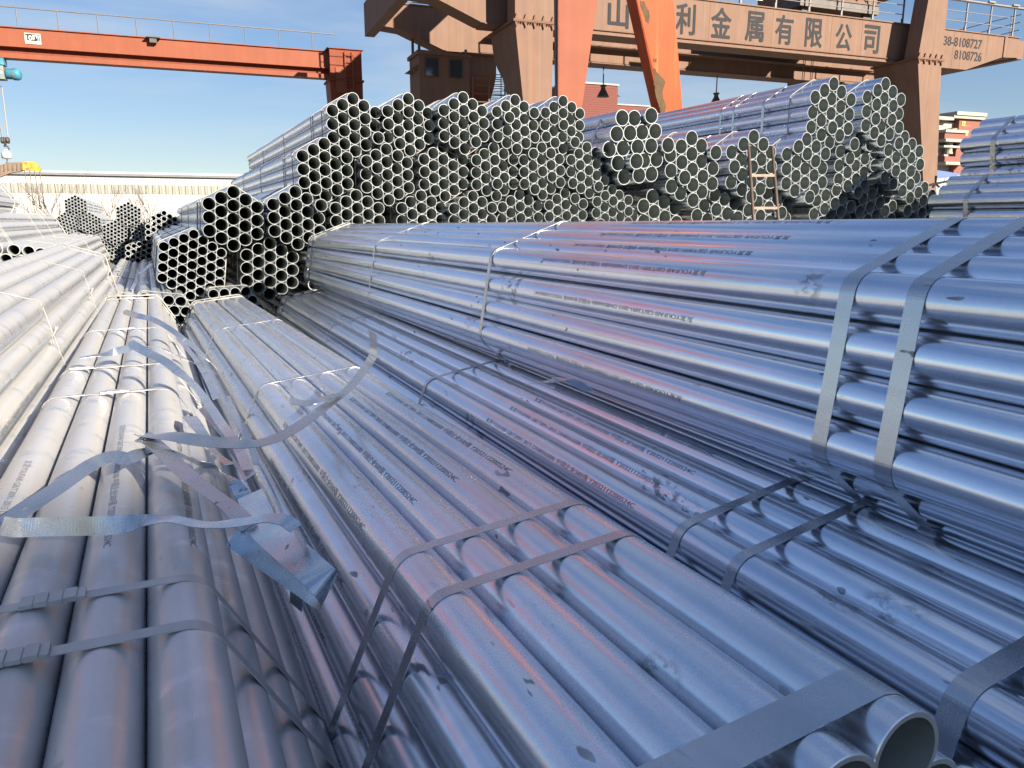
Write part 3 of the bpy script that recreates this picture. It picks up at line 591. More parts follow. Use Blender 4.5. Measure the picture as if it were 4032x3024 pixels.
# leg frames
def leg(tl, tr, kl, kr, side, zf):
    """kl/kr: how far the left/right edges move (m per m down)"""
    for rear in (False, True):
        fd = (lambda d: d - .5) if not rear else (lambda d: 6.7 - d)
        poly = [(-.8, zf), (1.8, zf), (1.78, zf - .8), (1.5, zf - 1.25), (1.05, zf - 1.7), (.78, zf - 2.4), (.62, zf - 3.5), (.45, zf - 5.1), (.2, GZ), (-.8, GZ)]
        mb = MB(); mb.prism(poly, lambda p: CR(tl + kl * (zf - p[1]), fd(p[0]), p[1]), lambda p: CR(tr + kr * (zf - p[1]), fd(p[0]), p[1])); L_ = cpart('leg', mb, M['brown'])
        mb = MB(O_, (G, -N, ZZ)); a, b = sorted((fd(-.9), fd(1.9))); mb.box(tl - .1, tr + .1, a, b, zf + .005, zf + .045); mb.box(tl - .1, tr + .1, a, b, zf + .05, zf + .09)
        for i in range(5):
            tt = tl + (tr - tl) * (i + .1) / 4.2
            for zz_, sg in ((zf + .09, 1), (zf + .005, -1)):
                if not rear: mb.prism([(-.07, 0), (.07, 0), (0, .2)], lambda p: CR(tt + p[0], -1.37, zz_ + sg * p[1]), lambda p: CR(tt + p[0], -1.3, zz_ + sg * p[1]))
        for i in range(16):
            tt = tl + (tr - tl) * (i + .5) / 16
            if not rear: mb.lathe([(.022, 0), (.022, .05)], CR(tt, -1.36, zf - .05), ZZ, 6)
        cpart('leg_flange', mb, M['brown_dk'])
    # upper saddle in front of and behind the girders
    for rear in (False, True):
        fd = (lambda d: d - .5) if not rear else (lambda d: 6.7 - d)
        poly = [(-.8, zf + .095), (-.003, zf + .095), (-.003, 3.4), (-.8, 3.4)]
        ku = .11
        mb = MB(); mb.prism(poly, lambda p: CR(tl + (ku if side > 0 else .0) * (p[1] - zf - .095) , fd(p[0]), p[1]), lambda p: CR(tr, fd(p[0]), p[1])); cpart('saddle_post', mb, M['brown'])
    mb = MB(O_, (G, -N, ZZ)); mb.box(tl + .35, tr, -1.3, 7.5, 3.405, 4.2); cpart('saddle_beam', mb, M['brown'])
def zpx(px, py, d): return on_plane(px, py, CR(0, d, 0), N).z - O_.z
zf = zpx(2100, 92, -1.3); t0, t1 = tpx(2028, -1.3, zf), tpx(2178, -1.3, zf); leg(t0, t1, .12, -.01, -1, zf)
zf = zpx(3660, 238, -1.3); t0, t1 = tpx(3614, -1.3, zf), tpx(3707, -1.3, zf); leg(t0, t1, .21, .10, 1, zf)
# lettering on the near girder (planes 4 mm proud)
def crane_text(body, px, z0, height, wscale, parent=crane, d=-.006, mat=M['letter'], spread=.0):
    me = text_mesh(body, 1.0, 0, .006); vv = [v.co.copy() for v in me.vertices]; ff = [tuple(p.vertices) for p in me.polygons]
    xs = [q.x for q in vv]; ys = [q.y for q in vv]; h = max(ys) - min(ys); k = height / h; x0 = (min(xs) + max(xs)) / 2
    t = tpx(px, d, z0 + height / 2); pts = []; fs = []
    for i, (sx, sy) in enumerate(((0, 0), (-1, 0), (1, 0), (0, .6), (0, -.6))):
        n0 = len(pts); dd = d - .0015 * i
        pts += [CR(t + ((q.x - x0) * k + sx * spread) * wscale, dd, z0 + (q.y - min(ys)) * k + sy * spread) - crane.location for q in vv]; fs += [tuple(n0 + j for j in f) for f in ff]
        if not spread: break
    return mesh_obj('lettering', pts, fs, mat, parent)
for ch, px in (('山', 2435), ('利', 2700), ('金', 2840), ('属', 2972), ('有', 3088), ('限', 3205), ('公', 3322), ('司', 3432)):
    crane_text(ch, px, .30, {'山': 1.12, '公': 1.12}.get(ch, 1.2), .80 if ch != '山' else .95, spread=.028)
crane_text('38-8108727', tpx and 3792, 1.0, .42, .92, spread=.008)
crane_text('8108726', 3812, .42, .42, .92, spread=.008)
# handrails on the near girder
def crane_rail(d, a, b, step, hgt, parent=None, rails=(.33, .66, 1.0)):
    n = int((b - a) / step)
    for i in range(n + 1):
        t = a + i * step; mb = MB(O_, (G, -N, ZZ)); mb.box(t - .03, t + .03, d - .03, d + .03, HG + .055, HG + hgt); mb.box(t - .07, t - .032, d - .04, d + .04, HG + .055, HG + .25); cpart('rail_post', mb, M['rail'])
    for q in rails:
        mb = MB(); mb.tube([CR(a, d - .05, HG + hgt * q), CR(a + n * step, d - .05, HG + hgt * q)], .018 if q < 1 else .03, 6); cpart('rail_bar', mb, M['rail'])
crane_rail(.0, -5.5, 11.6, 1.85, 1.25); crane_rail(.0, 13.6, 19.0, 1.65, 1.35); crane_rail(6.3, -12, 18.9, 2.0, 1.2)
mb = MB(O_, (G, -N, ZZ)); mb.box(13.2, 19.6, -.12, .06, HG + 1.36, HG + 1.42)
for t in (14.9, 16.8, 18.5): mb.box(t - .35, t + .1, -.2, -.12, HG + 1.423, HG + 1.5)
cpart('cable_rail', mb, M['rail'])
for z_ in (.45, .85, 1.25):
    mb = MB(); mb.tube([CR(19.0, -.05, HG + z_ * .9), CR(19.45, 2.0, HG + z_), CR(19.45, 6, HG + z_)], .02, 6); cpart('rail_bar', mb, M['rail'])
mb = MB(); mb.tube([CR(19.3, .7, HG - .5), CR(19.3, .7, HG + 1.25)], .03, 6); cpart('rail_post', mb, M['rail'])
# trolley on the rails
tr0, tr1 = tpx(3045, 2, 2.2), tpx(3345, 2, 2.2)
trol = empty('crane_trolley', loc=CR((tr0 + tr1) / 2, 3, HG + .05)); tag(trol, 'dark machinery trolley standing on top of the brown crane girders', 'trolley')
def tpart(name, mb, mat, smooth=False):
    o = mb.build(name, mat, None, smooth); o.data.transform(Matrix.Translation(-trol.location)); o.parent = trol; return o
mb = MB(O_, (G, -N, ZZ)); mb.box(tr0, tr1, .2, 5.9, HG + .35, HG + .75); tpart('frame', mb, M['dark'])
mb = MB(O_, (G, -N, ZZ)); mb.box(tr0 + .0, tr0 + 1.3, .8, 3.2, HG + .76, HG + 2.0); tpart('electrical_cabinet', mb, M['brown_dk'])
mb = MB(O_, (G, -N, ZZ)); mb.box(tr0 + 1.6, tr1 - .1, .25, 1.2, HG + .76, HG + 1.5); tpart('motor_housing', mb, M['brown'])
mb = MB(); mb.lathe([(.5, 0), (.55, .1), (.55, 2.4), (.5, 2.5)], CR(tr0 + 1.6, 3.2, HG + 1.4), G, 18); tpart('rope_drum', mb, M['dark'], True)
for i, t in enumerate((tr0 + .5, tr1 - .5)):
    for d in (.5, 5.7):
        mb = MB(); mb.lathe([(.2, -.08), (.2, .08)], CR(t, d, HG + .26), N, 16); tpart('wheel', mb, M['dark'])
for i in range(5):
    a = tr0 + 1.4 + i * .55; mb = MB(); mb.tube([CR(a, .1, HG + 1.6), CR(a + .1, .0, HG + 1.15), CR(a + .35, -.02, HG + .98), CR(a + .6, .0, HG + 1.2), CR(a + .65, .1, HG + 1.6)], .035, 6); tpart('cable_loop', mb, M['cable'], True)
# hoist ropes and hook frame under the trolley
hk = empty('spreader_beam', loc=CR(tr0 + 1.2, 3, -.6)); tag(hk, 'brown spreader beam hanging on ropes below the crane girders', 'spreader')
ta, tb = tpx(3138, 3, -1.2), tpx(3300, 3, -1.2)
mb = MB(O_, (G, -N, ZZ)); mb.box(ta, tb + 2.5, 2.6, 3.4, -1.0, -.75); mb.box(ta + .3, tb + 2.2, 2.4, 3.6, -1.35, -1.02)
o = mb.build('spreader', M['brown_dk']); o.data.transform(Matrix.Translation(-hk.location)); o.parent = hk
for i, t in enumerate((ta + .25, ta + .45, ta + .75, ta + .95)):
    mb = MB(); mb.tube([CR(t, 3.0 + .1 * (i % 2), HG + .4), CR(t, 3.0 + .1 * (i % 2), -3.5)], .018, 5); o = mb.build('hoist_rope', M['chain']); o.data.transform(Matrix.Translation(-hk.location)); o.parent = hk
# sunlit ledges / conduit on the far girder
mb = MB(O_, (G, -N, ZZ)); mb.box(-8, 14.5, 4.7, 5.19, .62, .66); cpart('walkway_plate', mb, M['brown'])
# capacity plate
cp = MB(O_, (G, -N, ZZ)); t = tpx(2977, -.1, 2.2); cp.box(t - .36, t + .36, -.10, -.075, HG + .25, HG + 1.0)
cpo = cpart('capacity_plate', cp, M['plate'])
o = crane_text('30吨', 2977, HG + .40, .42, .8, d=-.108, mat=M['letter'], spread=.012)
# pendant lamps under the girders
for px, lb in ((2375, 'bell shaped lamp hanging under the crane girder between the orange legs'), (2820, 'bell shaped lamp hanging under the crane girder right of the orange legs')):
    t = tpx(px, 5.6, -1.0); e = empty('pendant_lamp', loc=CR(t, 5.6, -.05)); tag(e, lb, 'lamp', 'pendant lamps under the brown crane')
    for nm, mt, fn in (('stem', M['rail'], lambda mb: mb.tube([CR(t, 5.6, -.05), CR(t, 5.6, -.95)], .03, 6)), ('lamp_shade', M['dark'], lambda mb: mb.lathe([(.17, 0), (.13, -.08), (.10, -.12), (.12, -.2), (.27, -.48), (.30, -.55)], CR(t, 5.6, -.92), ZZ, 16))):
        mb = MB(); fn(mb); o = mb.build(nm, mt, None, nm != 'stem'); o.data.transform(Matrix.Translation(-e.location)); o.parent = e
# operator cab
cab = empty('crane_cab', loc=CR(-9, 5, -2.3)); tag(cab, 'brown operator cab with two dark windows hanging under the crane girder', 'cab')
def kpart(name, mb, mat, smooth=False, parent=None):
    o = mb.build(name, mat, None, smooth); o.data.transform(Matrix.Translation(-cab.location)); o.parent = parent or cab; return o
cd0 = 4.3
ca, cb = tpx(1652, cd0, -1.2), tpx(1849, cd0, -1.2)
cz1, cz0 = -.42, -2.58
mb = MB(O_, (G, -N, ZZ)); mb.box(ca, cb, cd0, cd0 + 1.7, cz0, cz1); kpart('body', mb, M['brown'])
mb = MB(O_, (G, -N, ZZ)); mb.prism([(ca - .08, cz1 + .003), (cb + .08, cz1 + .003), (cb + .08, cz1 + .1), (ca + .05, cz1 + .16), (ca - .08, cz1 + .16)], lambda p: CR(p[0], cd0 - .08, p[1]), lambda p: CR(p[0], cd0 + 1.8, p[1])); kpart('roof', mb, M['brown'])
mb = MB(O_, (G, -N, ZZ)); mb.box(ca - .06, cb + .06, cd0 - .05, cd0 + 1.75, cz0 - .1, cz0 - .003); kpart('floor', mb, M['brown'])
for px0, px1 in ((1676, 1723), (1773, 1818)):
    a, b = tpx(px0, cd0, -1), tpx(px1, cd0, -1); fr = MB(O_, (G, -N, ZZ)); z0_, z1_ = -1.27, -.58
    for q in ((a - .04, a, z0_ - .04, z1_ + .04), (b, b + .04, z0_ - .04, z1_ + .04), (a, b, z0_ - .04, z0_), (a, b, z1_, z1_ + .04)): fr.box(q[0], q[1], cd0 - .035, cd0 - .003, q[2], q[3])
    wf = kpart('window', fr, M['dark']); mb = MB(O_, (G, -N, ZZ)); mb.box(a, b, cd0 - .018, cd0 - .004, z0_, z1_); kpart('pane', mb, M['glass'], parent=wf)
mb = MB(O_, (G, -N, ZZ)); mb.prism([(ca - .3, -1.0), (ca - .003, -.8), (ca - .003, -1.02)], lambda p: CR(p[0], cd0 + .2, p[1]), lambda p: CR(p[0], cd0 + 1.5, p[1])); kpart('sun_visor', mb, M['brown'])
for d in (cd0 + .3, cd0 + 1.4):
    mb = MB(O_, (G, -N, ZZ)); mb.box(ca + .05, ca + .15, d, d + .1, cz1 + .16, .75); kpart('hanger', mb, M['brown'])
    mb = MB(O_, (G, -N, ZZ)); mb.box(cb - .1, cb, d, d + .1, cz1 + .16, -.03); kpart('hanger', mb, M['brown'])
pe = tpx(2040, cd0 + .5, -2.5)
mb = MB(O_, (G, -N, ZZ)); mb.box(cb + .003, pe, cd0 - .1, cd0 + 1.6, cz0 - .1, cz0 - .02); kpart('platform', mb, M['redorange'])
for i in range(4):
    t = cb + .12 + (pe - cb - .2) * i / 3; mb = MB(O_, (G, -N, ZZ)); mb.box(t - .03, t + .03, cd0 - .06, cd0, cz0 - .018, cz0 + 1.35); kpart('rail_post', mb, M['brown'])
for q in (.35, .7, 1.05, 1.33):
    mb = MB(); mb.tube([CR(cb + .1, cd0 - .03, cz0 + q), CR(pe - .05, cd0 - .03, cz0 + q)], .02, 6); kpart('rail_bar', mb, M['brown'])
for i in range(7):
    mb = MB(); t = pe - .75; c = CR(t, cd0 + 1.2, cz0 - .1 + .3 * i); mb.tube([c + G * .38 * math.cos(a_) - N * .38 * math.sin(a_) for a_ in np.linspace(0, 2 * math.pi, 13)], .02, 5); kpart('ladder_hoop', mb, M['rail'])
mb = MB()
for t in (pe - 1.05, pe - .5): mb.tube([CR(t, cd0 + 1.4, cz0 - 5.5), CR(t, cd0 + 1.4, cz0 + 2.2)], .025, 5)
for i in range(24): mb.tube([CR(pe - 1.05, cd0 + 1.4, cz0 - 5.3 + .3 * i), CR(pe - .5, cd0 + 1.4, cz0 - 5.3 + .3 * i)], .015, 5)
kpart('access_ladder', mb, M['rail'])

# ------------------------------------------------------------------ orange gantry crane (its two legs, girder above the picture)
PO = at(2380, 200, 21.0)
oc = empty('gantry_crane', loc=Vector((PO.x, PO.y, 0))); tag(oc, 'bright orange gantry crane, its two tapered legs standing behind the rear pile', 'crane')
def opart(name, mb, mat, smooth=False):
    o = mb.build(name, mat, None, smooth); o.data.transform(Matrix.Translation(-oc.location)); o.parent = oc; return o
OZ = 10.6       # underside of the orange girder above the ground
def oleg(p00, p01, p10, p11, th, mat):
    """front face edges: left edge through p00 (top) p01 (low), right edge p10, p11"""
    q = [on_plane(*p, PO, N) for p in (p00, p01, p10, p11)]
    def z_on(a, b, z): return a + (b - a) * ((z - a.z) / (b.z - a.z))
    c = [z_on(q[0], q[1], 0), z_on(q[2], q[3], 0), z_on(q[2], q[3], OZ), z_on(q[0], q[1], OZ)]
    mb = MB(); mb.hexa([c[0], c[1], c[1] - N * th, c[0] - N * th, c[3], c[2], c[2] - N * th, c[3] - N * th]); opart('leg', mb, mat)
    mb = MB()
    for k in (0, 3): pass
    return c
c1 = oleg((2202, 0), (2206, 440), (2352, 0), (2292, 420), .34, M['salmon'])
c2 = oleg((2510, 0), (2615, 462), (2653, 0), (2688, 440), .55, M['orange'])
def patch(pts, k):
    r_ = random.Random(k); q = []
    for i, p in enumerate(pts):
        n_ = pts[(i + 1) % len(pts)]
        for j in range(4):
            f_ = j / 4; q.append((p[0] + (n_[0] - p[0]) * f_ + r_.uniform(-2.2, 2.2), p[1] + (n_[1] - p[1]) * f_ + r_.uniform(-2.5, 2.5)))
    mb = MB(); v_ = [on_plane(x, y, PO + N * .004, N) for x, y in q]; mb.v = v_; mb.f = [tuple(range(len(v_)))]; mb.fm = [0]
    o = opart('peeled_paint_patch', mb, M['peel'])
patch([(2518, 2), (2535, 4), (2545, 25), (2558, 48), (2560, 70), (2553, 92), (2542, 85), (2534, 55), (2522, 28)], 1)
patch([(2571, 270), (2580, 268), (2586, 285), (2600, 296), (2608, 305), (2620, 322), (2613, 345), (2608, 365), (2614, 395), (2622, 420), (2618, 452), (2606, 452), (2596, 420), (2585, 380), (2575, 330), (2578, 300)], 2)
patch([(2570, 231), (2584, 231), (2585, 245), (2572, 245)], 3)
mb = MB(); a = c1[0].lerp(c1[3], .0) - N * .1 - G * .06; b = c1[3] - N * .1 - G * .06; mb.tube([a, b], .03, 6); opart('cable_conduit', mb, M['rail'])
mb = MB(Vector((PO.x, PO.y, 0)), (G, -N, ZZ)); mb.box(-26, 3.2, -.35, .95, OZ + .003, OZ + 1.15); opart('girder', mb, M['salmon'])
mb = MB(Vector((PO.x, PO.y, 0)), (G, -N, ZZ)); mb.box(-26, 3.2, -.45, 1.05, OZ + 1.153, OZ + 1.2); opart('girder_flange', mb, M['salmon'])
mb = MB(Vector((PO.x, PO.y, 0)), (G, -N, ZZ)); mb.box(-22.3, -21.3, -.35, .95, 0, OZ); opart('leg', mb, M['orange'])

# ------------------------------------------------------------------ unseen crane added at right, its form invented to shade the near bundles
SHADE = Vector((-.55, 1.75, 1.17))      # a point on the shade's far edge, on the dusty bundle's tops
gz = 10.0; k_ = (gz - SHADE.z) / SUN.z; E0 = SHADE + SUN * k_
AZ3 = R_(25); G3 = Vector((math.sin(AZ3), math.cos(AZ3), 0)); N3 = Vector((G3.y, -G3.x, 0))
shade_crane = empty('gantry_crane', loc=Vector((E0.x, E0.y, 0))); tag(shade_crane, 'added unseen gantry crane at right, shaped to shade the near bundles', 'crane')
def shade_crane_part(name, a0, a1, b0, b1, z0, z1, mat):
    mb = MB(Vector((E0.x, E0.y, 0)), (G3, N3, ZZ)); mb.box(a0, a1, b0, b1, z0, z1); o = mb.build(name, mat); o.data.transform(Matrix.Translation(-shade_crane.location)); o.parent = shade_crane
shade_crane_part('girder', -14, 20, 0, 1.3, gz - 1.6, gz, M['redorange']); shade_crane_part('girder', -14, 20, 3.0, 4.3, gz - 1.6, gz, M['redorange'])
shade_crane_part('walkway', -14, 20, 1.303, 2.997, gz - .3, gz - .2, M['dark'])
for q in (-9., 15.):
    for d_ in (.2, 3.2): shade_crane_part('leg', q, q + 1.1, d_, d_ + .9, 0, gz - 1.603, M['redorange'])

# ------------------------------------------------------------------ left gantry crane
OL = at(0, 225, 33.0)
lc = empty('gantry_crane', loc=Vector((OL.x, OL.y, 0))); tag(lc, 'salmon red gantry crane beam with handrail at upper left', 'crane')
AXL = (G, -N, ZZ)
def lpart(name, mb, mat, smooth=False, parent=None):
    o = mb.build(name, mat, None, smooth); o.data.transform(Matrix.Translation(-lc.location)); o.parent = parent or lc; return o
TE = 13.9
mb = MB(OL, AXL); mb.box(-12, TE, 0, .62, .50, 1.22); lpart('beam_web', mb, M['salmon'])
mb = MB(OL, AXL); mb.box(-12, TE, -.08, .70, 1.223, 1.26); lpart('top_flange', mb, M['salmon'])
mb = MB(OL, AXL); mb.box(-12, TE, -.05, .67, .455, .497); lpart('ledge', mb, M['salmon'])
mb = MB(OL, AXL); mb.box(-12, TE, .24, .40, .20, .452); lpart('lower_web', mb, M['redorange'])
mb = MB(OL, AXL); mb.box(-12, TE, .02, .62, .0, .197); lpart('bottom_flange', mb, M['salmon'])
la, lb_ = tpx and TE + .003, TE + 1.55
mb = MB(OL, AXL); mb.box(la, lb_, -.45, 1.0, -.07, 1.30); lpart('leg_head', mb, M['redorange'])
mb = MB(OL, AXL); mb.box(la - .12, lb_ + .08, -.53, 1.08, -.16, -.073); mb.box(la - .12, lb_ + .08, -.53, 1.08, 1.303, 1.34); lpart('leg_flange', mb, M['redorange'])
zg = -OL.z
mb = MB(); mb.prism([(la - .05, -.163), (lb_ + .02, -.163), (lb_ - .1, zg), (la + .35, zg)], lambda p: OL + G * p[0] + N * .43 + ZZ * p[1], lambda p: OL + G * p[0] - N * .98 + ZZ * p[1]); lpart('leg', mb, M['redorange'])
mb = MB()
for q in (.72, 1.08): mb.tube([OL + G * (la + q) + N * .55 + ZZ * 1.2, OL + G * (la + q) + N * .55 + ZZ * (zg + .5)], .03, 5)
for i in range(26): mb.tube([OL + G * (la + .72) + N * .55 + ZZ * (1.05 - .32 * i), OL + G * (la + 1.08) + N * .55 + ZZ * (1.05 - .32 * i)], .022, 5)
lpart('ladder', mb, M['salmon'])
mb = MB(OL, AXL); mb.box(la + .25, la + .7, -.5, -.453, -.7, .45); lpart('cable_box', mb, M['salmon'])
for i in range(17):
    t = -12 + i * 1.545 + .45
    if t > TE + .7: break
    mb = MB(); mb.tube([OL + G * t + ZZ * 1.263, OL + G * t + ZZ * 2.03], .022, 5); lpart('rail_post', mb, M['rail'])
mb = MB(); mb.tube([OL - G * 12 + ZZ * 2.05, OL + G * (TE + .4) + ZZ * 2.05], .028, 6); lpart('handrail', mb, M['rail'])
mb = MB(OL, AXL); mb.box(5.95, 6.25, -.28, -.083, 1.0, 1.2); mb.box(5.8, 6.4, -.35, -.083, 1.203, 1.24); lpart('floodlight', mb, M['dark'])
# capacity plate "10 t"
ta, tb = 1.02, 1.62
mb = MB(OL, AXL); mb.box(ta, tb, -.035, -.003, .62, 1.05); pl = lpart('capacity_plate', mb, M['plate'])
me = text_mesh('10吨', .34, 0, .008)
xs = [v.co.x for v in me.vertices]; kx = .50 / (max(xs) - min(xs))
mb = MB(OL, AXL); mb.box(ta + .03, tb - .03, -.040, -.036, .74, 1.02); lpart('plate_field', mb, M['letter'], parent=pl)
o = mesh_obj('lettering', [OL + G * (ta + .05 + (v.co.x - min(xs)) * kx) + N * .045 + ZZ * (.76 + v.co.y * .85) - lc.location for v in me.vertices], [tuple(p.vertices) for p in me.polygons], M['white'], pl)
# hoist, hook block and lifting beam
ho = empty('hoist', loc=OL + G * (-.3) - N * .3 - ZZ * .3); tag(ho, 'blue and grey electric hoist under the left crane beam', 'hoist')
def hpart(name, mb, mat, smooth=False, root=ho):
    o = mb.build(name, mat, None, smooth); o.data.transform(Matrix.Translation(-root.location)); o.parent = root; return o
HO = OL - N * .3
mb = MB(HO, AXL); mb.box(-2.2, .12, -.3, .3, -.30, -.02); hpart('carriage', mb, M['blue'])
mb = MB(); mb.lathe([(.26, 0), (.30, .05), (.30, 1.9), (.26, 1.95)], HO - G * 1.9 - ZZ * .62, G, 20); hpart('drum', mb, M['greyp'], True)
mb = MB(); mb.lathe([(.16, 0), (.22, .04), (.22, .26), (.25, .28), (.25, .46), (.20, .56), (.08, .60)], HO + G * .08 - ZZ * .62, G, 20); hpart('motor', mb, M['blue'], True)
mb = MB(HO, AXL); mb.box(-.4, .07, -.28, .28, -.88, -.33); hpart('gearbox', mb, M['greyp'])
hkp = at(38, 500, 33.6); LBm = empty('hook_block', loc=hkp); tag(LBm, 'crane hook block with white scale hanging below the hoist', 'hook')
mb = MB(); mb.tube([HO - G * .5 - ZZ * .8, at(8, 345, 33.3), at(32, 540, 33.4)], .022, 5); mb.tube([HO - G * .9 - ZZ * .8, at(-12, 420, 33.4), at(8, 540, 33.4)], .022, 5); hpart('rope', mb, M['chain'], root=LBm)
for px in (10, 31):
    mb = MB(); mb.lathe([(.12, -.06), (.14, 0), (.12, .06)], at(px, 553, 33.4), G, 14); hpart('sheave', mb, M['dark'], True, LBm)
mb = MB(); mb.lathe([(.05, 0), (.05, .35)], at(22, 573, 33.4), ZZ, 8); mb.tube([at(22, 575, 33.4) + G * .11 * math.cos(q) + ZZ * (.11 * math.sin(q) - .1) for q in np.linspace(2.2, -2.6, 12)], .045, 8, r1=.02); hpart('hook', mb, M['dark'], True, LBm)
mb = MB(); mb.lathe([(.09, 0), (.20, .03), (.20, .24), (.13, .33), (.07, .40)], at(28, 626, 33.4), ZZ, 16); hpart('crane_scale', mb, M['white'], True, LBm)
mb = MB(); mb.tube([at(28, 628, 33.4), at(29, 645, 33.4)], .03, 6); mb.tube([at(30, 650, 33.4) + G * .07 * math.cos(q) + ZZ * .1 * math.sin(q) for q in np.linspace(0, 2 * math.pi, 13)], .022, 6); hpart('shackle', mb, M['chain'], True, LBm)
lbm = empty('lifting_beam', loc=at(30, 690, 33.4)); tag(lbm, 'rusty lifting beam with yellow end plate and dangling chains at left', 'lifting beam')
pb = at(30, 690, 33.4)
def LP(px, py): return on_plane(px, py, pb, N)
mb = MB(); pts = [(-220, 735), (-180, 700), (34, 640), (93, 638), (88, 673), (40, 682), (-160, 760), (-220, 775)]
mb.prism(pts, lambda p: LP(*p), lambda p: LP(*p) - N * .25); hpart('beam', mb, M['rusty'], False, lbm)
for i in range(12):
    px = 84 - i * 17; mb = MB(); y0 = 640 if px > 30 else 640 + (30 - px) * .28; mb.prism([(px, y0 + 3), (px + 3, y0 + 3), (px + 3, y0 + 30), (px, y0 + 30)], lambda p: LP(*p) + N * .06, lambda p: LP(*p) + N * .002); hpart('stiffener', mb, M['rusty'], False, lbm)
mb = MB(); mb.prism([(90, 639), (103, 637), (135, 638), (152, 650), (161, 664), (162, 675), (112, 672), (90, 670)], lambda p: LP(*p) + N * .08, lambda p: LP(*p) - N * .12); hpart('end_plate', mb, M['yellow'], False, lbm)
for i, (px, y0, px2, y1) in enumerate(((96, 670, 113, 770), (117, 670, 132, 800), (136, 671, 158, 815), (157, 673, 176, 815))):
    mb = MB(); a, b = LP(px, y0), LP(px2, y1); b = Vector((a.x + (b.x - a.x) * .25, a.y + (b.y - a.y) * .25, b.z)); n_ = 60
    b = LP(px2, y1)
    mb.tube([a, b], .018, 5); mb.tube([b + G * .06 * math.cos(q) + ZZ * (.06 * math.sin(q)) for q in np.linspace(2.5, -2.5, 9)], .02, 5); hpart('chain', mb, M['chain'], False, lbm)

# ------------------------------------------------------------------ white warehouse
WY = 62.0
WA = at(-900, 700, 50.); WB = WA + G * 75
wd = Vector((WB.x - WA.x, WB.y - WA.y, 0)); wl = wd.length; wd.normalize(); wn = Vector((wd.y, -wd.x, 0))
W0 = Vector((WA.x, WA.y, 0)); wh = (on_plane(470, 694, W0, wn)).z
wh_e = empty('warehouse', loc=W0); tag(wh_e, 'long white corrugated warehouse with a grey skylight band at left', 'warehouse')
AXW = (wd, -wn, ZZ)
def wpart(name, mb, mat, **k):
    o = mb.build(name, mat, None); o.data.transform(Matrix.Translation(-W0)); o.parent = wh_e; return o
zb0 = on_plane(470, 764, W0, wn).z; zb1 = on_plane(470, 727, W0, wn).z
def corr(z0, z1, pitch=.21, dep=.022):
    mb = MB(W0, AXW); n_ = int(wl / pitch); k0 = 0
    pr = []
    for i in range(n_):
        a = i * pitch; pr += [(a, 0), (a + pitch * .62, 0), (a + pitch * .70, -dep), (a + pitch * .92, -dep)]
    for a, d in pr: mb.v += [mb.P(a, d, z0), mb.P(a, d, z1)]
    mb.f = [(2 * i, 2 * i + 2, 2 * i + 3, 2 * i + 1) for i in range(len(pr) - 1)]; mb.fm = [0] * len(mb.f); return mb
wpart('wall_cladding', corr(0, zb0), M['white']); wpart('wall_cladding', corr(zb1, wh), M['white'])
pw = .46; 
pmb = MB(W0, AXW); pmb.box(.02, pw - .02, -.03, .03, zb0 + .01, zb1 - .01)
pmesh = None
for i in range(int(wl / pw)):
    if pmesh is None:
        o = wpart('skylight_panel', pmb, M['skylight']); pmesh = o.data
    else:
        o = link_mesh('skylight_panel', pmesh, wh_e, wd * (i * pw))
mb = MB(W0, AXW); mb.box(0, wl, .05, .09, zb0 + .003, zb1 - .003); wpart('band_frame', mb, M['white'])
mb = MB(W0, AXW); mb.box(-.3, wl + .3, -.25, .3, wh + .003, wh + .14); wpart('gutter', mb, M['flash'])
mb = MB(W0, AXW); mb.prism([(-.28, wh + .30), (14, wh + .75), (28, wh + .3), (28, wh + .15), (14, wh + .6), (-.28, wh + .15)], lambda p: W0 - wn * p[0] + ZZ * p[1] - wd * .3, lambda p: W0 - wn * p[0] + ZZ * p[1] + wd * (wl + .3)); wpart('roof', mb, M['roof'])
mb = MB(W0, AXW); mb.box(0, wl, .15, 27.5, 0, wh - .05); wpart('building_body', mb, M['white'])

# bare shrubs before the warehouse
def bare_tree(label, px, py, depth, hgt, seed):
    rr = random.Random(seed); base = at(px, py, depth); base.z = 0
    e = empty('bare_tree', loc=base); tag(e, label, 'tree', 'bare trees before the warehouse')
    tr = MB(); cr_ = MB()
    def grow(p, d, L, r, lv):
        pts = [p]; q = p.copy(); dd = d.copy()
        for i in range(5):
            dd = (dd + Vector((rr.uniform(-.15, .15), rr.uniform(-.15, .15), .05))).normalized(); q = q + dd * L / 5; pts.append(q.copy())
        (tr if lv == 0 else cr_).tube(pts, r, 5, True, r * .45)
        if lv < 3:
            for i in range((7, 5, 3)[lv]):
                k = rr.randint(1, 5) if lv else rr.randint(1, 5); a = rr.uniform(0, 6.28); dv = (dd + Vector((math.cos(a), math.sin(a), .35)) * rr.uniform(.5, .9)).normalized()
                grow(pts[k], dv, L * rr.uniform(.45, .7), r * .5, lv + 1)
    for k in range(3): grow(Vector((rr.uniform(-.2, .2), 0, 0)), Vector((rr.uniform(-.35, .35), rr.uniform(-.3, .3), 1)).normalized(), hgt * rr.uniform(.6, .8), .032, 0)
    o = tr.build('trunk', M['bark'], e); o = cr_.build('crown', M['bark'], e)
bare_tree('bare branching tree behind the left small pipe pyramid', 235, 900, 40, 2.9, 3)
bare_tree('bare tree between the two small pipe pyramids', 395, 900, 44, 2.8, 5)
bare_tree('bare tree right of the middle small pipe pyramid', 590, 900, 42, 2.6, 8)
bare_tree('leftmost bare tree under the dangling chains', 150, 900, 45, 2.8, 11)

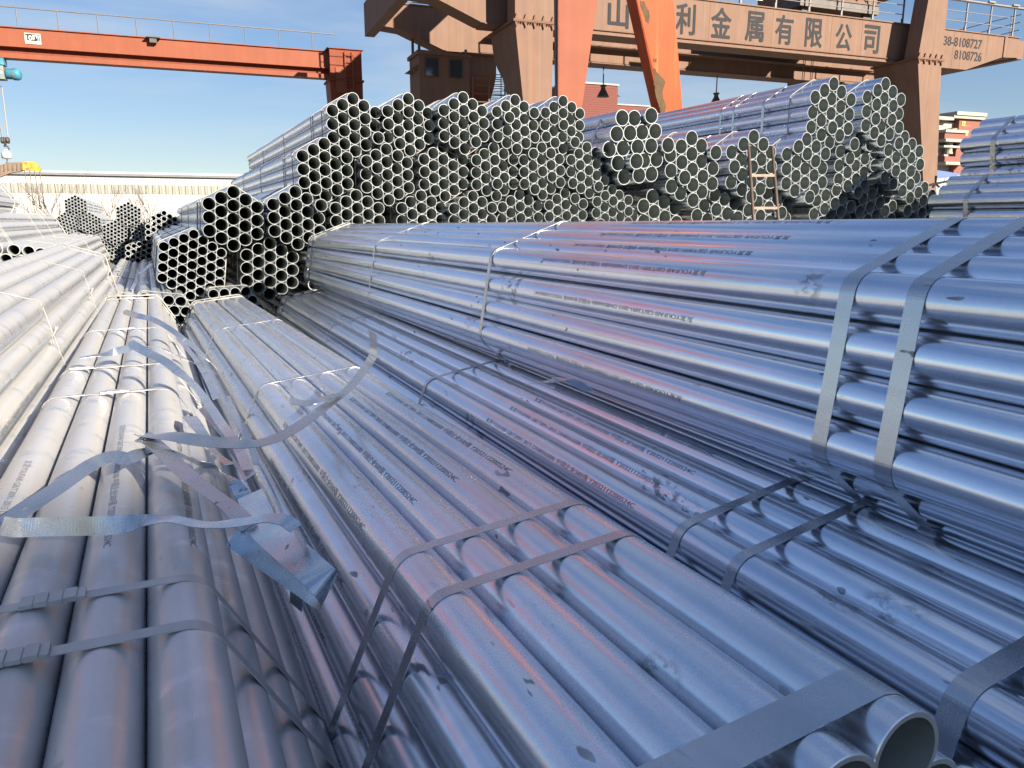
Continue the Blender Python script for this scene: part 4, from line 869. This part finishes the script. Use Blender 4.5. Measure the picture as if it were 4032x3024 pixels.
# ------------------------------------------------------------------ buildings beyond
BD = 75.
def bpt(px, py, dep=BD): return at(px, py, dep)
PB = bpt(2420, 400)
rb = empty('brick_building', loc=Vector((PB.x, PB.y, 0))); tag(rb, 'windowless red brick building between the orange crane legs', 'building')
def rpart(name, mb, mat):
    o = mb.build(name, mat); o.data.transform(Matrix.Translation(-rb.location)); o.parent = rb; return o
def BP(px, py): return on_plane(px, py, PB, N)
def wallbox(x0, x1, ytop, depth, fn, dback=0.):
    a, b = fn(x0, ytop), fn(x1, ytop); zt = (a.z + b.z) / 2; mb = MB(); c = []
    for z in (0, zt):
        for p in (a, b, b - N * depth, a - N * depth): c.append(Vector((p.x, p.y, z)) - N * dback)
    mb.hexa(c); return mb, zt
mb, zt = wallbox(2240, 2433, 332, 12, BP); rpart('wall', mb, M['brick'])
mb2, z2 = wallbox(2434, 2600, 417, 12, BP, .3); rpart('wing_wall', mb2, M['brick'])
a, b = BP(2236, 332), BP(2436, 332); mb = MB(); mb.hexa([Vector((p.x, p.y, z)) for z in (zt + .003, zt + .15) for p in (a + N * .12, b + N * .12, b - N * 12, a - N * 12)]); rpart('parapet_cap', mb, M['cream'])
a, b = BP(2434.5, 417), BP(2600, 417); mb = MB(); mb.hexa([Vector((p.x, p.y, z)) for z in (z2 + .003, z2 + .12) for p in (a - N * .2, b - N * .2, b - N * 12, a - N * 12)]); rpart('parapet_cap', mb, M['cream'])
a = BP(2434, 376); mb = MB(a, (G, -N, ZZ)); mb.box(.03, .35, 0, .3, -.05, .06); rpart('wall_bracket', mb, M['dark'])
# brick courses of the visible wall: recessed joints every course, as thin raised bands
a, b = BP(2240, 332), BP(2433, 332)
pl = (b - a); pl.z = 0
course = MB()
for i in range(30):
    z = zt - .1 - i * .22
    course.hexa([Vector((p.x, p.y, zz)) for zz in (z - .19, z) for p in (a + N * .02, b + N * .02, b + N * .003, a + N * .003)])
rpart('brick_courses', course, M['brick'])
# right building
RBD = 80.; PR = at(3790, 560, RBD)
rbd = empty('office_building', loc=Vector((PR.x, PR.y, 0))); tag(rbd, 'pink brick building with cream ledges and gold characters at right', 'building')
def RP(px, py): return on_plane(px, py, PR, N)
def rp2(name, mb, mat, parent=None):
    o = mb.build(name, mat); o.data.transform(Matrix.Translation(-rbd.location)); o.parent = parent or rbd; return o
def slab(name, x0, x1, y0, y1, mat, proud=0., depth=10., parent=None):
    a, b = RP(x0, (y0 + y1) / 2), RP(x1, (y0 + y1) / 2); za, zb_ = RP((x0 + x1) / 2, y1).z, RP((x0 + x1) / 2, y0).z; mb = MB()
    c = []
    for z in (max(za, 0), zb_):
        for p in (a + N * proud, b + N * proud, b - N * depth, a - N * depth): c.append(Vector((p.x, p.y, z)))
    mb.hexa(c); return rp2(name, mb, mat, parent)
slab('tower_wall', 3748, 3862, 470, 1000, M['brick2'])
slab('tower_cornice', 3745, 3868, 458.5, 469.7, M['cream'], .35, 10.3)
slab('tower_cornice', 3752, 3870, 444, 458, M['cream'], .5, 10.5)
slab('recess_wall', 3690, 3747.6, 475, 1000, M['stucco'], -.6)
slab('cornice', 3680, 3747, 460, 473, M['cream'], .3)
for y in (515, 551, 640):
    slab('ledge', 3694, 3783 if y < 600 else 3775, y, y + 11, M['cream'], .9, 1.)
for y0, y1 in ((526.5, 550.5), (618.5, 639.5)):
    slab('balcony_wall', 3696, 3777, y0, y1, M['brick2'], .7, .9)
slab('shop_ledge', 3700, 3770, 575, 583, M['cream'], .5, 1.)
mb = MB(); a = RP(3735, 590); mb.lathe([(.45, 0), (.35, .3), (.35, 2.0), (.6, 2.5)], Vector((a.x, a.y, RP(3735, 607).z)), ZZ, 12); rp2('column', mb, M['cream'])
slab('window', 3702, 3716, 497, 512, M['glass'], -.55, .7)
def gold(ch, px, py, hgt):
    me = text_mesh(ch, 1, 0, .03); vv = [v.co.copy() for v in me.vertices]; ys = [q.y for q in vv]; xs = [q.x for q in vv]; k = hgt / (max(ys) - min(ys)); c = RP(px, py)
    mesh_obj('gold_character', [c + G * ((q.x - (min(xs) + max(xs)) / 2) * k) + N * .06 + ZZ * ((q.y - (min(ys) + max(ys)) / 2) * k) - rbd.location for q in vv], [tuple(p.vertices) for p in me.polygons], M['gold'], rbd)
gold('阁', 3806, 488, .5); gold('龙', 3803, 525, .5)
# blue shed and fence at the right
PS = at(3745, 700, 50); sh = empty('blue_shed', loc=Vector((PS.x, PS.y, 0))); tag(sh, 'low shed with a blue roof right of the crane leg', 'shed')
def SP(px, py): return on_plane(px, py, PS, N)
mb = MB(); c = [SP(3680, 668), SP(3820, 655), SP(3820, 690), SP(3680, 704)]; mb.hexa([c[3], c[2], c[2] - N * 5, c[3] - N * 5, c[0] - N * 3, c[1] - N * 3, c[1] - N * 5, c[0] - N * 5]); o = mb.build('roof', M['bluer']); o.data.transform(Matrix.Translation(-sh.location)); o.parent = sh
mb = MB(); a, b = SP(3680, 710), SP(3820, 700); 
mb.hexa([Vector((p.x, p.y, z)) for z in (0, min(a.z, b.z)) for p in (a - N * .3, b - N * .3, b - N * 5, a - N * 5)]); o = mb.build('wall', M['white']); o.data.transform(Matrix.Translation(-sh.location)); o.parent = sh
# corrugated fence panels
PF_ = at(3730, 715, 44); fe = empty('fence', loc=Vector((PF_.x, PF_.y, 0))); tag(fe, 'pale corrugated panel fence below the blue shed roof', 'fence')
for i in range(9):
    a = on_plane(3696 + i * 12, 706, PF_, N); zt_ = on_plane(3696 + i * 12, 706 - i * 2.6, PF_, N).z
    mb = MB(Vector((a.x, a.y, 0)), (G, -N, ZZ)); mb.box(0, .155, (i % 2) * .05, .04 + (i % 2) * .05, 0, zt_); o = mb.build('panel', M['white'] if i % 2 else M['roof']); o.data.transform(Matrix.Translation(-fe.location)); o.parent = fe

# ------------------------------------------------------------------ ladder on the rear pile, cable with cross
PL = EYE + U * 6.72
def LDP(px, py, off=0): return on_plane(px, py, PL + U * off, U)
ld = empty('ladder', loc=LDP(3040, 900)); tag(ld, 'rusty steel ladder leaning on the right rear pile', 'ladder')
def extend(a, b, k): return b + (b - a) * k
for (x0, y0, x1, y1) in ((2947, 576, 2968, 880), (3040, 575, 3066, 880)):
    a, b = LDP(x0, y0, .18), LDP(x1, y1); k = (b.z - 0) / (a.z - b.z); b = extend(a, b, k)
    mb = MB(); mb.tube([a, b], .018, 8); o = mb.build('rail', M['ladder'], None, True); o.data.transform(Matrix.Translation(-ld.location)); o.parent = ld
a0, b0, a1, b1 = LDP(2947, 576, .18), LDP(2968, 880), LDP(3040, 575, .18), LDP(3066, 880)
for i in range(6):
    f = .38 + i * .42; p, q = a0 + (b0 - a0) * f, a1 + (b1 - a1) * f
    mb = MB(p, ((q - p).normalized(), (b0 - a0).normalized(), U)); mb.box(0, (q - p).length, -.014, .014, -.012, .012); o = mb.build('rung', M['ladder']); o.data.transform(Matrix.Translation(-ld.location)); o.parent = ld
pc = EYE + U * 9.5
def CP(px, py): return on_plane(px, py, pc, U)
mb = MB(); mb.tube([CP(3560, 742), CP(3655, 730), CP(3690, 722), CP(3760, 708)], .02, 6); mb.tube([CP(3686, 692), CP(3684, 722), CP(3688, 730)], .022, 5, True, .012); mb.tube([CP(3672, 738), CP(3684, 722), CP(3698, 736)], .02, 5)
org = CP(3684, 722); o = mb.build('barbed_wire', M['cable']); o.data.transform(Matrix.Translation(-org)); o.location = org; tag(o, 'black knotted wire stretched at the foot of the brown crane leg', 'wire')
